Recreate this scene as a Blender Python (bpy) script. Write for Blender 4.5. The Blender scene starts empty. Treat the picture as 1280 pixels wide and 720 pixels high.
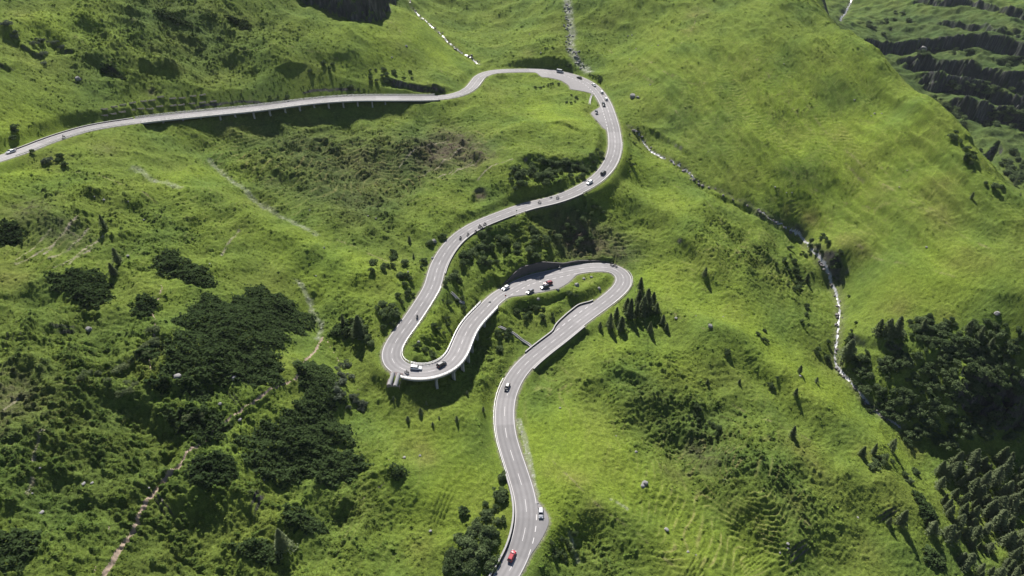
import bpy, math, random
import numpy as np
random.seed(11); RNG = np.random.default_rng(7)
S = bpy.context.scene
COL = S.collection
R = math.radians

# ------------------------------------------------------------------ camera model
FPX = 853.33                      # focal length in 1280-wide photo pixels (24 mm lens)
PITCH = R(35.0)
CZ = 250.0                        # height of the drone above the datum
SP, CP = math.sin(PITCH), math.cos(PITCH)

def ray(px, py):
    u = (np.asarray(px, float) - 640.0) / FPX
    v = (np.asarray(py, float) - 360.0) / FPX
    return u, CP - v * SP, -SP - v * CP          # direction per unit depth

def pt(px, py, z):                # point of the picture's ray at relative height z (below the drone)
    dx, dy, dz = ray(px, py)
    D = z / dz
    return np.array([dx * D, dy * D, z])

def proj(P):                      # relative xyz -> picture pixel
    P = np.asarray(P, float)
    x, y, z = P[..., 0], P[..., 1], P[..., 2]
    d = y * CP - z * SP
    return 640 + FPX * x / d, 360 - FPX * (y * SP + z * CP) / d

# ------------------------------------------------------------------ road centre line
RC = [(590,790,-209.5),(612,754,-208),(633,720,-206.3),(649,690,-205),(657,660,-203.8),(658.5,640,-203),(656,620,-202.5),
 (647,590,-201.5),(637,560,-200.7),(632,540,-200.2),(630.5,520,-199.7),(632,500,-199.1),(639,480,-198.4),(652,460,-197.6),
 (674,440,-196.6),(700,420,-195.4),(719,404.5,-194.6),(737,391,-193.8),(759,375,-192.8),(773,363,-192.2),(779.5,355,-191.8),
 (780.5,347.5,-191.5),(776,340,-191.2),(763,334.3,-190.8),(746.6,333.7,-190.4),(727,335.5,-189.9),(704.5,340,-189.2),
 (662,349.6,-188),(641,360,-187.3),(621,371.5,-186.7),(607,386,-186.2),(592,401.5,-185.7),(583,415,-185.3),(577.5,428,-184.9),
 (572,442,-184.5),(567,449.5,-184.2),(560,455.5,-183.9),(550,461.5,-183.6),(540,464.5,-183.3),(526,466,-182.9),(513.5,465,-182.6),
 (502.5,462,-182.3),(495,458,-182.1),(490,452.5,-181.9),(488,446,-181.6),(488.5,439,-181.3),(493,429.5,-180.9),(499,420,-180.4),
 (513.5,401,-179.6),(528,379,-178.5),(540.5,358,-177.4),(546,337,-176.2),(552.5,322.5,-175.3),(562.5,307.5,-174.4),(576,294,-173.5),
 (595,282,-172.6),(615,273.5,-171.8),(640,264,-170.8),(665,256,-169.8),(690,250.5,-168.8),(715,241.5,-167.6),(740,228,-166.2),
 (754,216,-165),(762,205,-164),(767,193,-163),(769,180,-162),(767.5,165,-160.8),(764,150,-159.6),(758,132,-158.2),(752,121,-157.3),
 (744,110.5,-156.4),(733,102.5,-155.7),(715,94.8,-154.9),(690,89.5,-154),(665,88,-153.2),(640,88.3,-152.5),(622,89,-152),(609,91.5,-151.5),
 (600,96,-151),(594,103.5,-150.4),(587,111.5,-149.8),(571,118.5,-149),(545,122.2,-148),(495,122.7,-146.4),(445,123,-144.8),
 (395,126.3,-143),(345,132.5,-140.8),(320,135.7,-139.7),(285,139.2,-138.2),(250,142.6,-136.6),(200,147.6,-134.4),(150,154,-132.2),(112,160.5,-130.7),
 (80,169.5,-129.4),(55,178.3,-128.4),(33,187,-127.3),(0,198,-126),(-60,216,-123.6),(-130,234,-121)]
pts = np.array([pt(*p) for p in RC])
def catmull(P, n=24):
    P = np.vstack([2*P[0]-P[1], P, 2*P[-1]-P[-2]])
    out = []
    for i in range(1, len(P)-2):
        p0, p1, p2, p3 = P[i-1], P[i], P[i+1], P[i+2]
        t = np.linspace(0, 1, n, endpoint=False)[:, None]
        out.append(.5*((2*p1)+(-p0+p2)*t+(2*p0-5*p1+4*p2-p3)*t**2+(-p0+3*p1-3*p2+p3)*t**3))
    out.append(P[-2][None]); return np.vstack(out)
def resample(P, step):
    d = np.r_[0, np.cumsum(np.linalg.norm(np.diff(P[:, :2], axis=0), axis=1))]
    n = max(2, int(d[-1]/step)); s = np.linspace(0, d[-1], n+1)
    return np.stack([np.interp(s, d, P[:, k]) for k in range(P.shape[1])], 1)
RD = resample(catmull(pts), 1.0)
for _ in range(6):
    RD[2:-2] = (RD[:-4]+RD[1:-3]+RD[2:-2]+RD[3:-1]+RD[4:])/5
for _ in range(60): RD[1:-1, 2] = (RD[:-2, 2]+RD[1:-1, 2]*2+RD[2:, 2])/4
RD = resample(RD, 1.0)
NR = len(RD)
TG = np.gradient(RD[:, :2], axis=0); TG /= np.linalg.norm(TG, axis=1)[:, None]
NL = np.stack([-TG[:, 1], TG[:, 0]], 1)            # left normal going uphill (up the road)
RPX, RPY = proj(RD)
HW = np.full((NR, 2), 4.0)                          # half width left / right
def near_px(px, py):
    return int(np.argmin((RPX-px)**2+(RPY-py)**2))
def on_road(px, py):                                # road-surface point under a picture point
    i = near_px(px, py)
    for _ in range(3):
        P = pt(px, py, RD[i, 2]); i = int(np.argmin(((RD[:, :2]-P[:2])**2).sum(1)))
    P = pt(px, py, RD[i, 2]); off = float(np.dot(P[:2]-RD[i, :2], NL[i]))
    return P, i, off
def layby(side, lst):
    a = []
    for px, py in lst:
        P, i, off = on_road(px, py); a.append((i, abs(off)))
    a.sort(); ii = np.arange(a[0][0], a[-1][0]+1)
    HW[ii, side] = np.maximum(HW[ii, side], np.interp(ii, [k[0] for k in a], [k[1] for k in a]))
    return a[0][0], a[-1][0]
LAY = []
LAY.append((1,)+layby(1, [(661,696),(670,684),(681,665),(687,650),(683,639),(673,629)]))
LAY.append((0,)+layby(0, [(693,411),(697,405),(709,394),(724,382),(738,378.5),(747,375.5)]))
LAY.append((0,)+layby(0, [(722,342),(711,353),(700,360),(676,365.5),(659,368),(634,371.5)]))
LAY.append((0,)+layby(0, [(748,121),(738,116),(713,111.5),(710,106),(700,100),(675,96)]))
LAY.append((0,)+layby(0, [(755,161),(744,148),(738,141),(748,135)]))
for k in range(2):
    for _ in range(3): HW[1:-1, k] = (HW[:-2, k]+HW[1:-1, k]*2+HW[2:, k])/4
def span(a, b):
    i, j = near_px(*a), near_px(*b); return (min(i, j), max(i, j))
VIA_LOW = span((612,381), (506,463.5)); VIA_UP = span((545,122), (172,151))
W_UP = span((720,239), (652,260))                   # wall below the middle bend (right side = outer)
W_CUT = span((762,334), (634,363))                  # stone wall on the uphill side of lower hairpin
W_LOW = span((655,457), (722,403))                  # wall below the lowest straight
WALLD = {}                                          # (index, side) with sharp edges
SHARP = np.zeros((NR, 2))
SHARP[W_UP[0]:W_UP[1], 1] = 1; SHARP[W_CUT[0]:W_CUT[1], 1] = 1; SHARP[W_LOW[0]:W_LOW[1], 1] = 1
VIA = np.zeros(NR, bool); VIA[VIA_LOW[0]:VIA_LOW[1]] = True; VIA[VIA_UP[0]:VIA_UP[1]] = True

# ------------------------------------------------------------------ control points of the mountain
CPX = [  # picture x, y, height
 # left slope
 (0,720,-165),(250,720,-185),(500,720,-203),(590,720,-208),(0,600,-158),(120,600,-168),(250,600,-178),(400,600,-190),(520,600,-197.5),(600,600,-201),
 (0,450,-149),(120,450,-157),(250,450,-165),(350,450,-173),(420,470,-182),(470,480,-187),(0,330,-140),(120,330,-149),(250,320,-156),(340,340,-166),(385,362,-174),(400,412,-180.5),(425,458,-185),(455,510,-190),
 (430,380,-178),(0,240,-131),(100,230,-137),(220,230,-146),(330,235,-158),(440,250,-166),(400,195,-159),(500,195,-160.5),(262,205,-151),(330,262,-162),(450,300,-171.5),(540,240,-167.5),(600,240,-168),(450,330,-174),(500,300,-174),
 (160,180,-136),(560,520,-192),(520,545,-194),(440,540,-190),(480,420,-181.5),
 # below the upper viaduct
 (200,170,-141),(260,178,-148),(320,176,-151),(400,166,-155),(480,160,-156),(560,150,-155),(620,140,-156),(560,200,-162),(620,190,-161),
 # above the upper viaduct
 (0,150,-118.5),(0,100,-108.5),(0,50,-98),(0,0,-86),(80,110,-117.5),(150,130,-127.6),(150,90,-117.6),(150,50,-107),(150,0,-92),(230,110,-127.6),(230,60,-115),(300,110,-133),(300,70,-122),(300,30,-110),(300,0,-100),
 (400,105,-137),(400,70,-127),(440,40,-119),(400,0,-104),(480,0,-110),(500,100,-142),(520,60,-133),(555,75,-143),(520,5,-126),(560,40,-141),
 # top bowl
 (600,60,-147),(640,70,-148),(640,30,-140),(640,0,-131),(700,70,-147),(700,40,-138),(700,0,-124),(770,60,-143),(770,0,-121),
 (850,0,-117),(850,60,-133),(850,120,-149),(800,120,-154),(930,0,-112),(930,80,-134),(930,160,-156),(1000,0,-109),(1000,80,-131),(1000,150,-153),(1000,220,-170),
 (900,200,-167),(850,190,-167),(815,187,-169),(800,160,-163),(866,225,-174.5),(910,250,-180),(960,270,-184.5),
 (1050,40,-119),(1090,70,-125),(1090,150,-148),(1090,230,-168),(1100,300,-182),(1150,130,-136),(1150,220,-160),(1150,300,-177),(1200,200,-151),(1200,280,-169),(1280,270,-165),(1280,310,-171),
 (1050,310,-188),(1100,350,-191),(1150,370,-190),(1200,390,-190),(1280,360,-176),(1280,410,-188),
 # gorge of the stream
 (1000,300,-195),(1040,355,-203.5),(1047,400,-208),(1046,450,-213),(1075,500,-218.5),(1120,533,-223),(1170,560,-228),(1280,610,-238),
 (1090,430,-203.5),(1130,470,-208),(1200,520,-215.5),(1280,560,-229),(1160,400,-194),(1230,470,-206.5),(1280,480,-207),
 # shoulder between road and stream
 (800,230,-176),(870,260,-178),(790,280,-183),(850,310,-186),(920,300,-187),(970,330,-195),(810,350,-193),(870,360,-192),(950,380,-198),(1010,400,-204),
 (800,400,-196),(900,420,-198),(980,450,-204),(1040,500,-211),(750,450,-199),(850,480,-202),(930,520,-206),(1030,560,-212),(1100,590,-218),(1160,620,-226),
 (700,480,-200.5),(720,550,-202.5),(800,570,-205.5),(870,550,-209),(680,600,-202.5),(750,640,-206),(850,630,-210),(950,620,-210),(1050,660,-218),(1130,680,-226),(1220,680,-234),(1280,690,-239),
 (700,640,-204.5),(700,690,-210),(740,720,-213),(850,700,-214),(950,720,-217),(1050,720,-222),(1150,720,-230),
 # inside of the loops
 (650,110,-156.5),(690,115,-157.5),(690,145,-156),(735,150,-158),(735,180,-158.5),(660,170,-156.5),(640,200,-159),(700,190,-159),(720,215,-164.5),(660,225,-164.5),(690,230,-166.5),(620,225,-163.5),
 (640,290,-176),(600,320,-180),(580,360,-182.5),(620,340,-184),(700,290,-180),(740,300,-184),(700,315,-184.5),(560,400,-184),(540,430,-184),(515,440,-182.5),
 (730,355,-190.5),(680,385,-193),(640,395,-192.5),(650,420,-195.5),
 # ground under the lower viaduct
 (515,480,-186.5),(540,488,-190),(566,490,-191.7),(590,470,-192.5),(603,440,-192),(615,412,-192.5),(620,470,-196.5),(600,500,-196),
 # beyond the frame
 (0,-120,-50),(320,-120,-62),(640,-120,-75),(850,-120,-80),(1000,-120,-72),(0,800,-168),(300,800,-190),(560,800,-211),(640,800,-212),(900,800,-219),(1280,800,-245),
 (-150,150,-106),(-150,50,-84),(-150,330,-131),(-150,480,-143),(-150,650,-156),(1430,330,-172),(1430,450,-200),(1430,650,-246),
 # far valley side
 (1050,12,-226),(1100,0,-217),(1150,60,-236),(1180,0,-205),(1280,0,-200),(1280,60,-222),(1280,130,-262),(1210,130,-262),(1280,200,-280),(1240,190,-278),(1280,240,-288),(1280,-80,-150),(1100,-80,-160),(1400,60,-215),(1400,200,-275)]
XYZ = [(275,425,-175),(325,480,-235),(310,560,-262),(290,335,-190),(340,300,-222),(380,380,-275),(400,480,-288),(400,560,-284),(330,650,-258),(262,480,-160),(300,700,-232),(258,565,-150),(238,516,-133),(275,620,-150),(250,480,-150),(430,330,-285)]
cp = [pt(*p) for p in CPX] + [np.array(p, float) for p in XYZ]
for i in range(0, NR, 9):                             # the road bed shapes the slope too
    if not VIA[i]:
        c = RD[i].copy(); c[2] -= .2; cp.append(c)
        for sd in (0, 1):
            if SHARP[i, sd]: continue
for i in range(W_UP[0]+3, W_UP[1]-2, 7):
    q = RD[i].copy(); q[:2] -= NL[i]*7; q[2] -= 4.6; cp.append(q)
for i in range(W_LOW[0]+4, W_LOW[1]-3, 7):
    q = RD[i].copy(); q[:2] -= NL[i]*7; q[2] -= 3.6; cp.append(q)
for i in range(W_CUT[0]+4, W_CUT[1]-3, 7):
    q = RD[i].copy(); q[:2] -= NL[i]*8; f=min(1,(i-W_CUT[0])/22,(W_CUT[1]-i)/16); q[2] += .6+2.4*f; cp.append(q)
for i in range(VIA_UP[0]+4, VIA_UP[1]-3, 10):        # hillside under the upper viaduct: high behind, low in front
    f = min(1, (i-VIA_UP[0])/40, (VIA_UP[1]-i)/30)
    q = RD[i].copy(); q[:2] += NL[i]*-7; q[2] += 2.0; cp.append(q)
    q = RD[i].copy(); q[:2] += NL[i]*8; q[2] -= 2+6*f; cp.append(q)
for i in range(VIA_LOW[0]+4, VIA_LOW[1]-3, 8):
    f = min(1, (i-VIA_LOW[0])/25, (VIA_LOW[1]-i)/14)
    q = RD[i].copy(); q[:2] += NL[i]*-6.5; q[2] -= .8+2.0*f; cp.append(q)
    q = RD[i].copy(); q[:2] += NL[i]*6.5; q[2] -= 1.5+7.0*f; cp.append(q)
cp = np.array(cp)
# ------------------------------------------------------------------ smooth mountain: thin plate spline through the control points
def tps_fit(P, lam=2e-3):
    q = P[:, :2]/100.0; n = len(q)
    d2 = ((q[:, None]-q[None])**2).sum(-1)
    K = .5*d2*np.log(d2+1e-12)+lam*np.eye(n)
    A = np.zeros((n+3, n+3)); A[:n, :n] = K; A[:n, n] = 1; A[:n, n+1:] = q; A[n, :n] = 1; A[n+1:, :n] = q.T
    return q, np.linalg.solve(A, np.r_[P[:, 2], 0, 0, 0])
def tps_eval(q, w, X, Y):
    s = X.shape; p = np.stack([X.ravel(), Y.ravel()], 1)/100.0; out = np.empty(len(p))
    for a in range(0, len(p), 20000):
        d2 = ((p[a:a+20000, None]-q[None])**2).sum(-1)
        out[a:a+20000] = (.5*d2*np.log(d2+1e-12)) @ w[:-3]+w[-3]+p[a:a+20000] @ w[-2:]
    return out.reshape(s)
NI, NJ = 1360, 1320               # rows away from the drone, columns across
OFF = 115.0; YA, YB = 88.0, 1120.0; SMAX = .86
LG = math.log((YB+OFF)/(YA+OFF))
Yi = (YA+OFF)*np.exp(np.linspace(0, LG, NI))-OFF
Sj = np.linspace(-SMAX, SMAX, NJ)
GX = (Yi+OFF)[:, None]*Sj[None]; GY = np.repeat(Yi[:, None], NJ, 1)
def gi(y): return np.log((np.maximum(y, YA-50)+OFF)/(YA+OFF))/LG*(NI-1)
def gj(x, y): return (x/(y+OFF)/SMAX+1)*.5*(NJ-1)
def samp(A, x, y):
    i = np.clip(gi(y), 0, NI-1.001); j = np.clip(gj(x, y), 0, NJ-1.001)
    a = i.astype(int); b = j.astype(int); f = i-a; g = j-b
    return A[a, b]*(1-f)*(1-g)+A[a+1, b]*f*(1-g)+A[a, b+1]*(1-f)*g+A[a+1, b+1]*f*g
def cubic_up(A, n0, n1):
    def up(A, n):
        m = A.shape[0]; t = np.linspace(0, m-1, n); i = np.clip(t.astype(int), 0, m-2); f = (t-i)[:, None]
        g = lambda k: A[np.clip(i+k, 0, m-1)]
        p0, p1, p2, p3 = g(-1), g(0), g(1), g(2)
        return .5*(2*p1+(-p0+p2)*f+(2*p0-5*p1+4*p2-p3)*f**2+(-p0+3*p1-3*p2+p3)*f**3)
    return up(up(A, n0).T, n1).T
q_, w_ = tps_fit(cp)
nc = 260
Yc = (YA+OFF)*np.exp(np.linspace(0, LG, nc))-OFF; Sc = np.linspace(-SMAX, SMAX, nc)
Z = cubic_up(tps_eval(q_, w_, (Yc+OFF)[:, None]*Sc[None], np.repeat(Yc[:, None], nc, 1)), NI, NJ)

def hit(px, py, Zg=None):          # where picture rays meet the ground
    Zg = Z if Zg is None else Zg
    px = np.atleast_1d(np.asarray(px, float)); py = np.atleast_1d(np.asarray(py, float))
    dx, dy, dz = ray(px, py); n = len(px)
    lo = np.full(n, 120.0); hi = np.full(n, 1290.0); done = np.zeros(n, bool)
    D = lo.copy()
    while D[0] < 1290 and not done.all():
        below = (samp(Zg, dx*D, dy*D) > dz*D) & ~done
        hi[below] = D[below]; done |= below
        lo[~done] = D[~done]; D = D+1.5
    for _ in range(14):
        m = (lo+hi)/2; b = samp(Zg, dx*m, dy*m) > dz*m
        hi = np.where(b, m, hi); lo = np.where(b, lo, m)
    return np.stack([dx*hi, dy*hi, samp(Zg, dx*hi, dy*hi)], 1)

# ---- noise
def _hash(ix, iy, s):
    h = (ix.astype(np.int64)*374761393+iy.astype(np.int64)*668265263+s*974634541) & 0xffffffff
    h = ((h ^ (h >> 13))*1274126177) & 0xffffffff
    return ((h ^ (h >> 16)) & 0xffff)/65535.0
def vn(x, y, s=0):                # gradient noise, about -1..1
    ix = np.floor(x); iy = np.floor(y); fx = x-ix; fy = y-iy
    ux = fx*fx*fx*(fx*(fx*6-15)+10); uy = fy*fy*fy*(fy*(fy*6-15)+10)
    r = 0
    for a in (0, 1):
        for b in (0, 1):
            an = _hash(ix+a, iy+b, s)*2*np.pi
            w = (ux if a else 1-ux)*(uy if b else 1-uy)
            r = r+w*(np.cos(an)*(fx-a)+np.sin(an)*(fy-b))
    return r*1.5
def sm(e0, e1, x):
    t = np.clip((x-e0)/(e1-e0), 0, 1); return t*t*(3-2*t)

# ---- distance fields on the grid
def polydist(poly3, rmax, step=1.0):
    """distance to a world polyline, its parameter 0..1 and the side (+ = beyond/left), inside rmax"""
    P = resample(np.asarray(poly3)[:, :3], step); n = len(P)
    T = np.gradient(P[:, :2], axis=0); T /= np.linalg.norm(T, axis=1)[:, None]+1e-9
    D = np.full(Z.shape, 1e9); I = np.zeros(Z.shape, np.int32)
    for k in range(n):
        x, y = P[k, :2]
        a = int(max(0, np.floor(gi(max(y-rmax, YA))))); b = int(min(NI, np.ceil(gi(y+rmax))+1))
        if b <= a: continue
        yl = max(y-rmax, YA)
        js = [gj(xx, yy) for xx in (x-rmax, x+rmax) for yy in (yl, y+rmax)]
        c = int(max(0, np.floor(min(js)))); d = int(min(NJ, np.ceil(max(js))+1))
        if d <= c: continue
        dd = (GX[a:b, c:d]-x)**2+(GY[a:b, c:d]-y)**2
        s = dd < D[a:b, c:d]
        D[a:b, c:d][s] = dd[s]; I[a:b, c:d][s] = k
    D = np.sqrt(D)
    m = D < rmax
    side = np.zeros(Z.shape); kk = I[m]
    side[m] = T[kk, 0]*(GY[m]-P[kk, 1])-T[kk, 1]*(GX[m]-P[kk, 0])
    return D, I/(n-1), side, P, I
def wpoly(pxs, Zg=None):
    P = hit([p[0] for p in pxs], [p[1] for p in pxs], Zg)
    return catmull(P, 10) if len(P) > 2 else P

Z0 = Z.copy()
def scarp(pxs, h, W, edge=1.5, rough=0.0, tp=5):
    """a step: the far / left-hand side of the line up, the near side down"""
    global Z
    P = wpoly(pxs, Z0)
    if P[-1, 0] < P[0, 0]: P = P[::-1]
    D, t, side, _, _ = polydist(P, W*2.2, 1.2)
    m = D < W*2.2
    nse = vn(GX[m]/7, GY[m]/7, 3)*rough+vn(GX[m]/2.6, GY[m]/2.6, 8)*rough*.5+vn(GX[m]/18, GY[m]/18, 9)*rough*(1.5 if rough > 1.5 else 0)
    d = side[m]+nse
    tap = np.minimum(1, np.minimum(t[m], 1-t[m])*tp)
    a = np.clip(d/edge, -1, 1)
    Z[m] += h*.5*tap*a*np.exp(-np.abs(D[m])/W)*sm(2.2*W, 1.4*W, D[m])
def channel(pxs, depth, W):
    global Z
    P = wpoly(pxs, Z0); D, t, side, _, _ = polydist(P, W*3, 1.2)
    m = D < W*3
    tap = np.minimum(1, np.minimum(t[m], 1-t[m])*8+.15)
    Z[m] -= depth*tap*np.exp(-(D[m]/W)**2)
def bump(px, py, r, h, ax=1.0):
    global Z
    P = hit(px, py, Z0)[0]; d2 = ((GX-P[0])/r)**2+((GY-P[1])/(r*ax))**2
    Z += h*np.exp(-d2)

def blob(lst):                     # soft zones: (picture x, y, radius in metres, value)
    P = hit([l[0] for l in lst], [l[1] for l in lst], Z0); out = np.zeros(Z.shape)
    for (px, py, r, v), p in zip(lst, P):
        d2 = ((GX-p[0])**2+(GY-p[1])**2)/(r*r)
        out += v*np.exp(-d2*1.2)
    return out
# ------------------------------------------------------------------ relief
# far valley side: rock bands
scarp([(1380,76),(1320,70),(1280,66),(1240,55),(1205,54),(1160,59),(1110,62),(1072,52)], 20, 12, 3, 3, 14)
scarp([(1380,130),(1330,122),(1290,112),(1250,103),(1215,92),(1180,88),(1150,82),(1115,73)], 24, 12, 4, 5, 9)
scarp([(1380,150),(1330,143),(1290,134),(1250,124),(1215,112),(1180,106),(1140,98)], 24, 13, 4, 6, 9)
scarp([(1380,172),(1330,166),(1290,157),(1255,148),(1215,140),(1185,126)], 24, 13, 4, 6, 9)
scarp([(1390,34),(1340,28),(1290,24),(1262,17),(1235,11),(1205,5),(1170,4),(1130,6)], 13, 9, 2, 3, 12)
scarp([(1290,52),(1250,45),(1225,36),(1200,32),(1165,30)], 10, 8, 2, 3, 10)
scarp([(1290,44),(1265,42),(1240,36)], 7, 8, 2, 2)
scarp([(1285,205),(1255,200),(1235,196),(1200,188)], 14, 9, 2, 2)
# cliff at the top edge and the cuttings above the upper viaduct
scarp([(490,-12),(474,4),(455,10),(440,9),(415,-1),(385,-12),(360,-22)], 18, 14, 3, 3.5, 9)
scarp([(585,119),(555,113),(520,109),(490,102),(470,97)], 6, 5, 1, 1.5)
scarp([(460,112),(430,108),(400,108),(370,113)], 4, 4, 1, 1.5)
scarp([(350,126),(320,124),(290,125),(258,128),(225,134)], 4, 4, 1, 1)
scarp([(97,75),(88,68),(75,66)], 3, 3, .8, .8)
scarp([(60,70),(48,72),(25,58),(5,50)], 3, 5, 1, 1.5); scarp([(18,92),(8,88),(-10,84)], 3, 5, 1, 1.5)
scarp([(155,100),(140,92),(125,90)], 3, 3, .8, .8)
# knoll edge inside the upper loop
scarp([(757,182),(745,197),(722,205),(690,209),(660,205),(640,212),(628,222)], 5.5, 8, 3, 2.5)
scarp([(610,250),(603,240),(594,242),(590,255)], 3, 3, 1, .8)
scarp([(730,170),(705,160),(685,156)], 2, 3, .8, .8)
# meadow scarps right of the road
scarp([(870,230),(900,248),(930,258),(955,272),(975,280)], 3, 6, 1.5, 1.5); scarp([(975,278),(1000,292),(1030,320),(1045,350)], 1.8, 5, 2, 1.5)
scarp([(800,158),(830,172),(866,200)][::-1], 2.5, 4, 1, .8)
scarp([(1140,440),(1100,432),(1070,425),(1055,415)], 4, 6, 1.5, 1); scarp([(1290,470),(1250,452),(1205,438),(1165,445),(1140,452)], 3, 10, 3, 3)
scarp([(1380,520),(1290,512),(1250,500),(1215,492),(1190,505)], 20, 11, 3, 4, 8)
scarp([(1285,70+180),(1262,268)], 4, 5, 1, 1)
scarp([(1265,385),(1240,368),(1210,360)], 1.0, 4, 1, .6)
scarp([(830,290),(800,282),(770,290),(750,297)], 2.0, 6, 2, 1.4); scarp([(770,318),(740,305),(712,300)], 1.6, 5, 2, 1)
scarp([(880,345),(860,318),(835,300)], 3, 5, 1.5, 1)
scarp([(545,170),(575,180),(600,205),(590,222)][::-1], 3, 6, 2, 2)
scarp([(260,150),(310,172),(380,176),(450,168),(520,150)], -2, 6, 2, 2)
# small hills
bump(850,545,16,-4); bump(885,560,9,-3); bump(930,600,18,4); bump(900,430,14,4); bump(800,500,12,2.2); bump(840,470,10,2); bump(745,460,9,.8); bump(960,560,8,1.5)
bump(1040,600,12,3); bump(1100,605,7,2.5); bump(1070,640,12,-1.5); bump(740,690,7,-3.5); bump(705,690,6,-2.0); bump(800,650,10,1.6)
bump(860,505,6,1.5); bump(970,470,6,1.5); bump(690,470,4,-1.2)
bump(310,410,16,3.5); bump(380,545,14,3.2); bump(230,440,10,2.0); bump(100,350,9,1.5); bump(250,260,14,2.2); bump(60,280,12,2.0); bump(400,490,9,2)
bump(170,250,9,1.5); bump(330,290,8,-2); bump(560,600,10,1.2); bump(280,650,14,1.5); bump(80,500,16,2); bump(470,215,20,-5); bump(380,210,12,1.5)
bump(660,165,10,1.5); bump(720,170,8,1.2); bump(690,130,9,-1.5); bump(650,300,10,1); bump(700,310,8,-1)
# long gullies and ribs of the big slope on the right
for a, d in (([(1005,20),(1060,72),(1110,130),(1160,185),(1200,225)], 3.2), ([(940,30),(990,90),(1050,150),(1090,200)], 1.2), ([(890,40),(930,110),(985,170),(1040,230)], 1.3),
             ([(850,70),(880,140),(930,190),(990,250)], 1.0), ([(1090,190),(1130,230),(1190,270),(1240,300)], 1.3), ([(1060,270),(1120,300),(1180,330),(1250,365)], 1.2), ([(1000,215),(1060,250),(1120,280)], 1.0),
             ([(965,10),(1030,80),(1100,160),(1150,220)], 1.2), ([(760,20),(790,70),(810,120)], .8)):
    channel(a, d*1.5, 6)
STREAM = [[(505,-12),(513,6),(522,17),(533,28),(548,42),(560,54),(575,64),(588,72),(599,79)],
          [(786,158),(798,168),(806,178),(813,187),(824,194),(837,202),(850,210),(860,217),(866,224)],
          [(866,224),(885,236),(905,246),(930,256),(950,266)],[(950,266),(962,272),(975,281),(990,291),(1003,301),(1016,316),(1028,333),(1037,350),(1043,366),(1047,380),(1048,394),(1047,410),(1046,425),(1044,440),(1044,453),(1052,465),(1062,478),(1075,495),(1088,509),(1104,522),(1125,535)],
          [(1066,-5),(1063,4),(1058,14),(1053,22),(1049,29)]]
for s_, d, w in zip(STREAM, (3.0, 2.2, 2.4, 2.6, 3.0), (4, 3.5, 4, 4.5, 7)): channel(s_, d, w)
SCREE = [(708,-5),(710,12),(712,28),(715,44),(713,58),(717,72),(730,84),(737,90)]
channel(SCREE, 1.4, 4)
channel([(262,202),(290,226),(322,252),(345,268),(370,284),(395,296)], 1.3, 4)
channel([(375,358),(390,382),(402,408),(404,430),(425,460),(450,498),(480,535)], 2.2, 6)
channel([(1128,120),(1145,140),(1160,160)], 2, 4)
for a_, d_, w_ in (([(800,345),(850,400),(920,440),(990,490),(1060,540),(1130,580)], 2.2, 6), ([(770,240),(820,270),(865,300),(892,340),(905,368)], 2.4, 5), ([(690,610),(760,640),(830,690),(880,725)], 2.0, 5),
   ([(290,505),(340,484),(385,465)], 1.6, 4), ([(250,240),(320,282),(390,318),(450,345),(500,340)], 2.2, 6), ([(560,640),(505,612),(470,565),(440,540)], 1.5, 5), ([(20,430),(60,400),(85,415)], 1.5, 4), ([(0,50),(40,36),(85,52),(140,85)], 2.2, 4), ([(130,60),(180,80),(230,92)], 2, 5), ([(40,20),(90,35),(120,5)], 1.5, 4),
   ([(850,430),(900,470),(960,520),(1010,570)], 1.6, 5), ([(900,610),(960,650),(1000,700)], 1.8, 5), ([(1040,590),(1080,610),(1110,650)], 1.6, 4), ([(600,190),(660,160),(730,158)], 1.4, 5), ([(340,80),(420,60),(470,90)], 1.5, 6), ([(60,290),(120,250),(200,255)], 1.6, 5), ([(90,480),(130,560),(120,640)], 1.4, 5), ([(200,640),(250,620),(330,640)], 1.6, 5), ([(960,290),(935,330),(930,365)], 1.5, 4)):
    channel(a_, -d_*(1.7 if a_[0][0] < 600 or a_[0][1] < 320 else 1.25), w_*1.5)
for a_, d_, w_ in (([(840,560),(890,630),(950,715)], 2.0, 5), ([(560,170),(520,215),(470,250)], 1.5, 5), ([(700,480),(760,520),(830,560)], 1.6, 5), ([(150,240),(210,275),(280,330)], 1.8, 5), ([(0,370),(70,390),(140,460)], 1.4, 4), ([(930,450),(990,520),(1030,570)], 1.4, 4), ([(200,40),(260,70),(330,100)], 1.6, 5), ([(880,280),(915,300),(950,330)], 2.0, 4)):
    channel(a_, d_*1.35, w_*1.4)
Zs = Z.copy()
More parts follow.
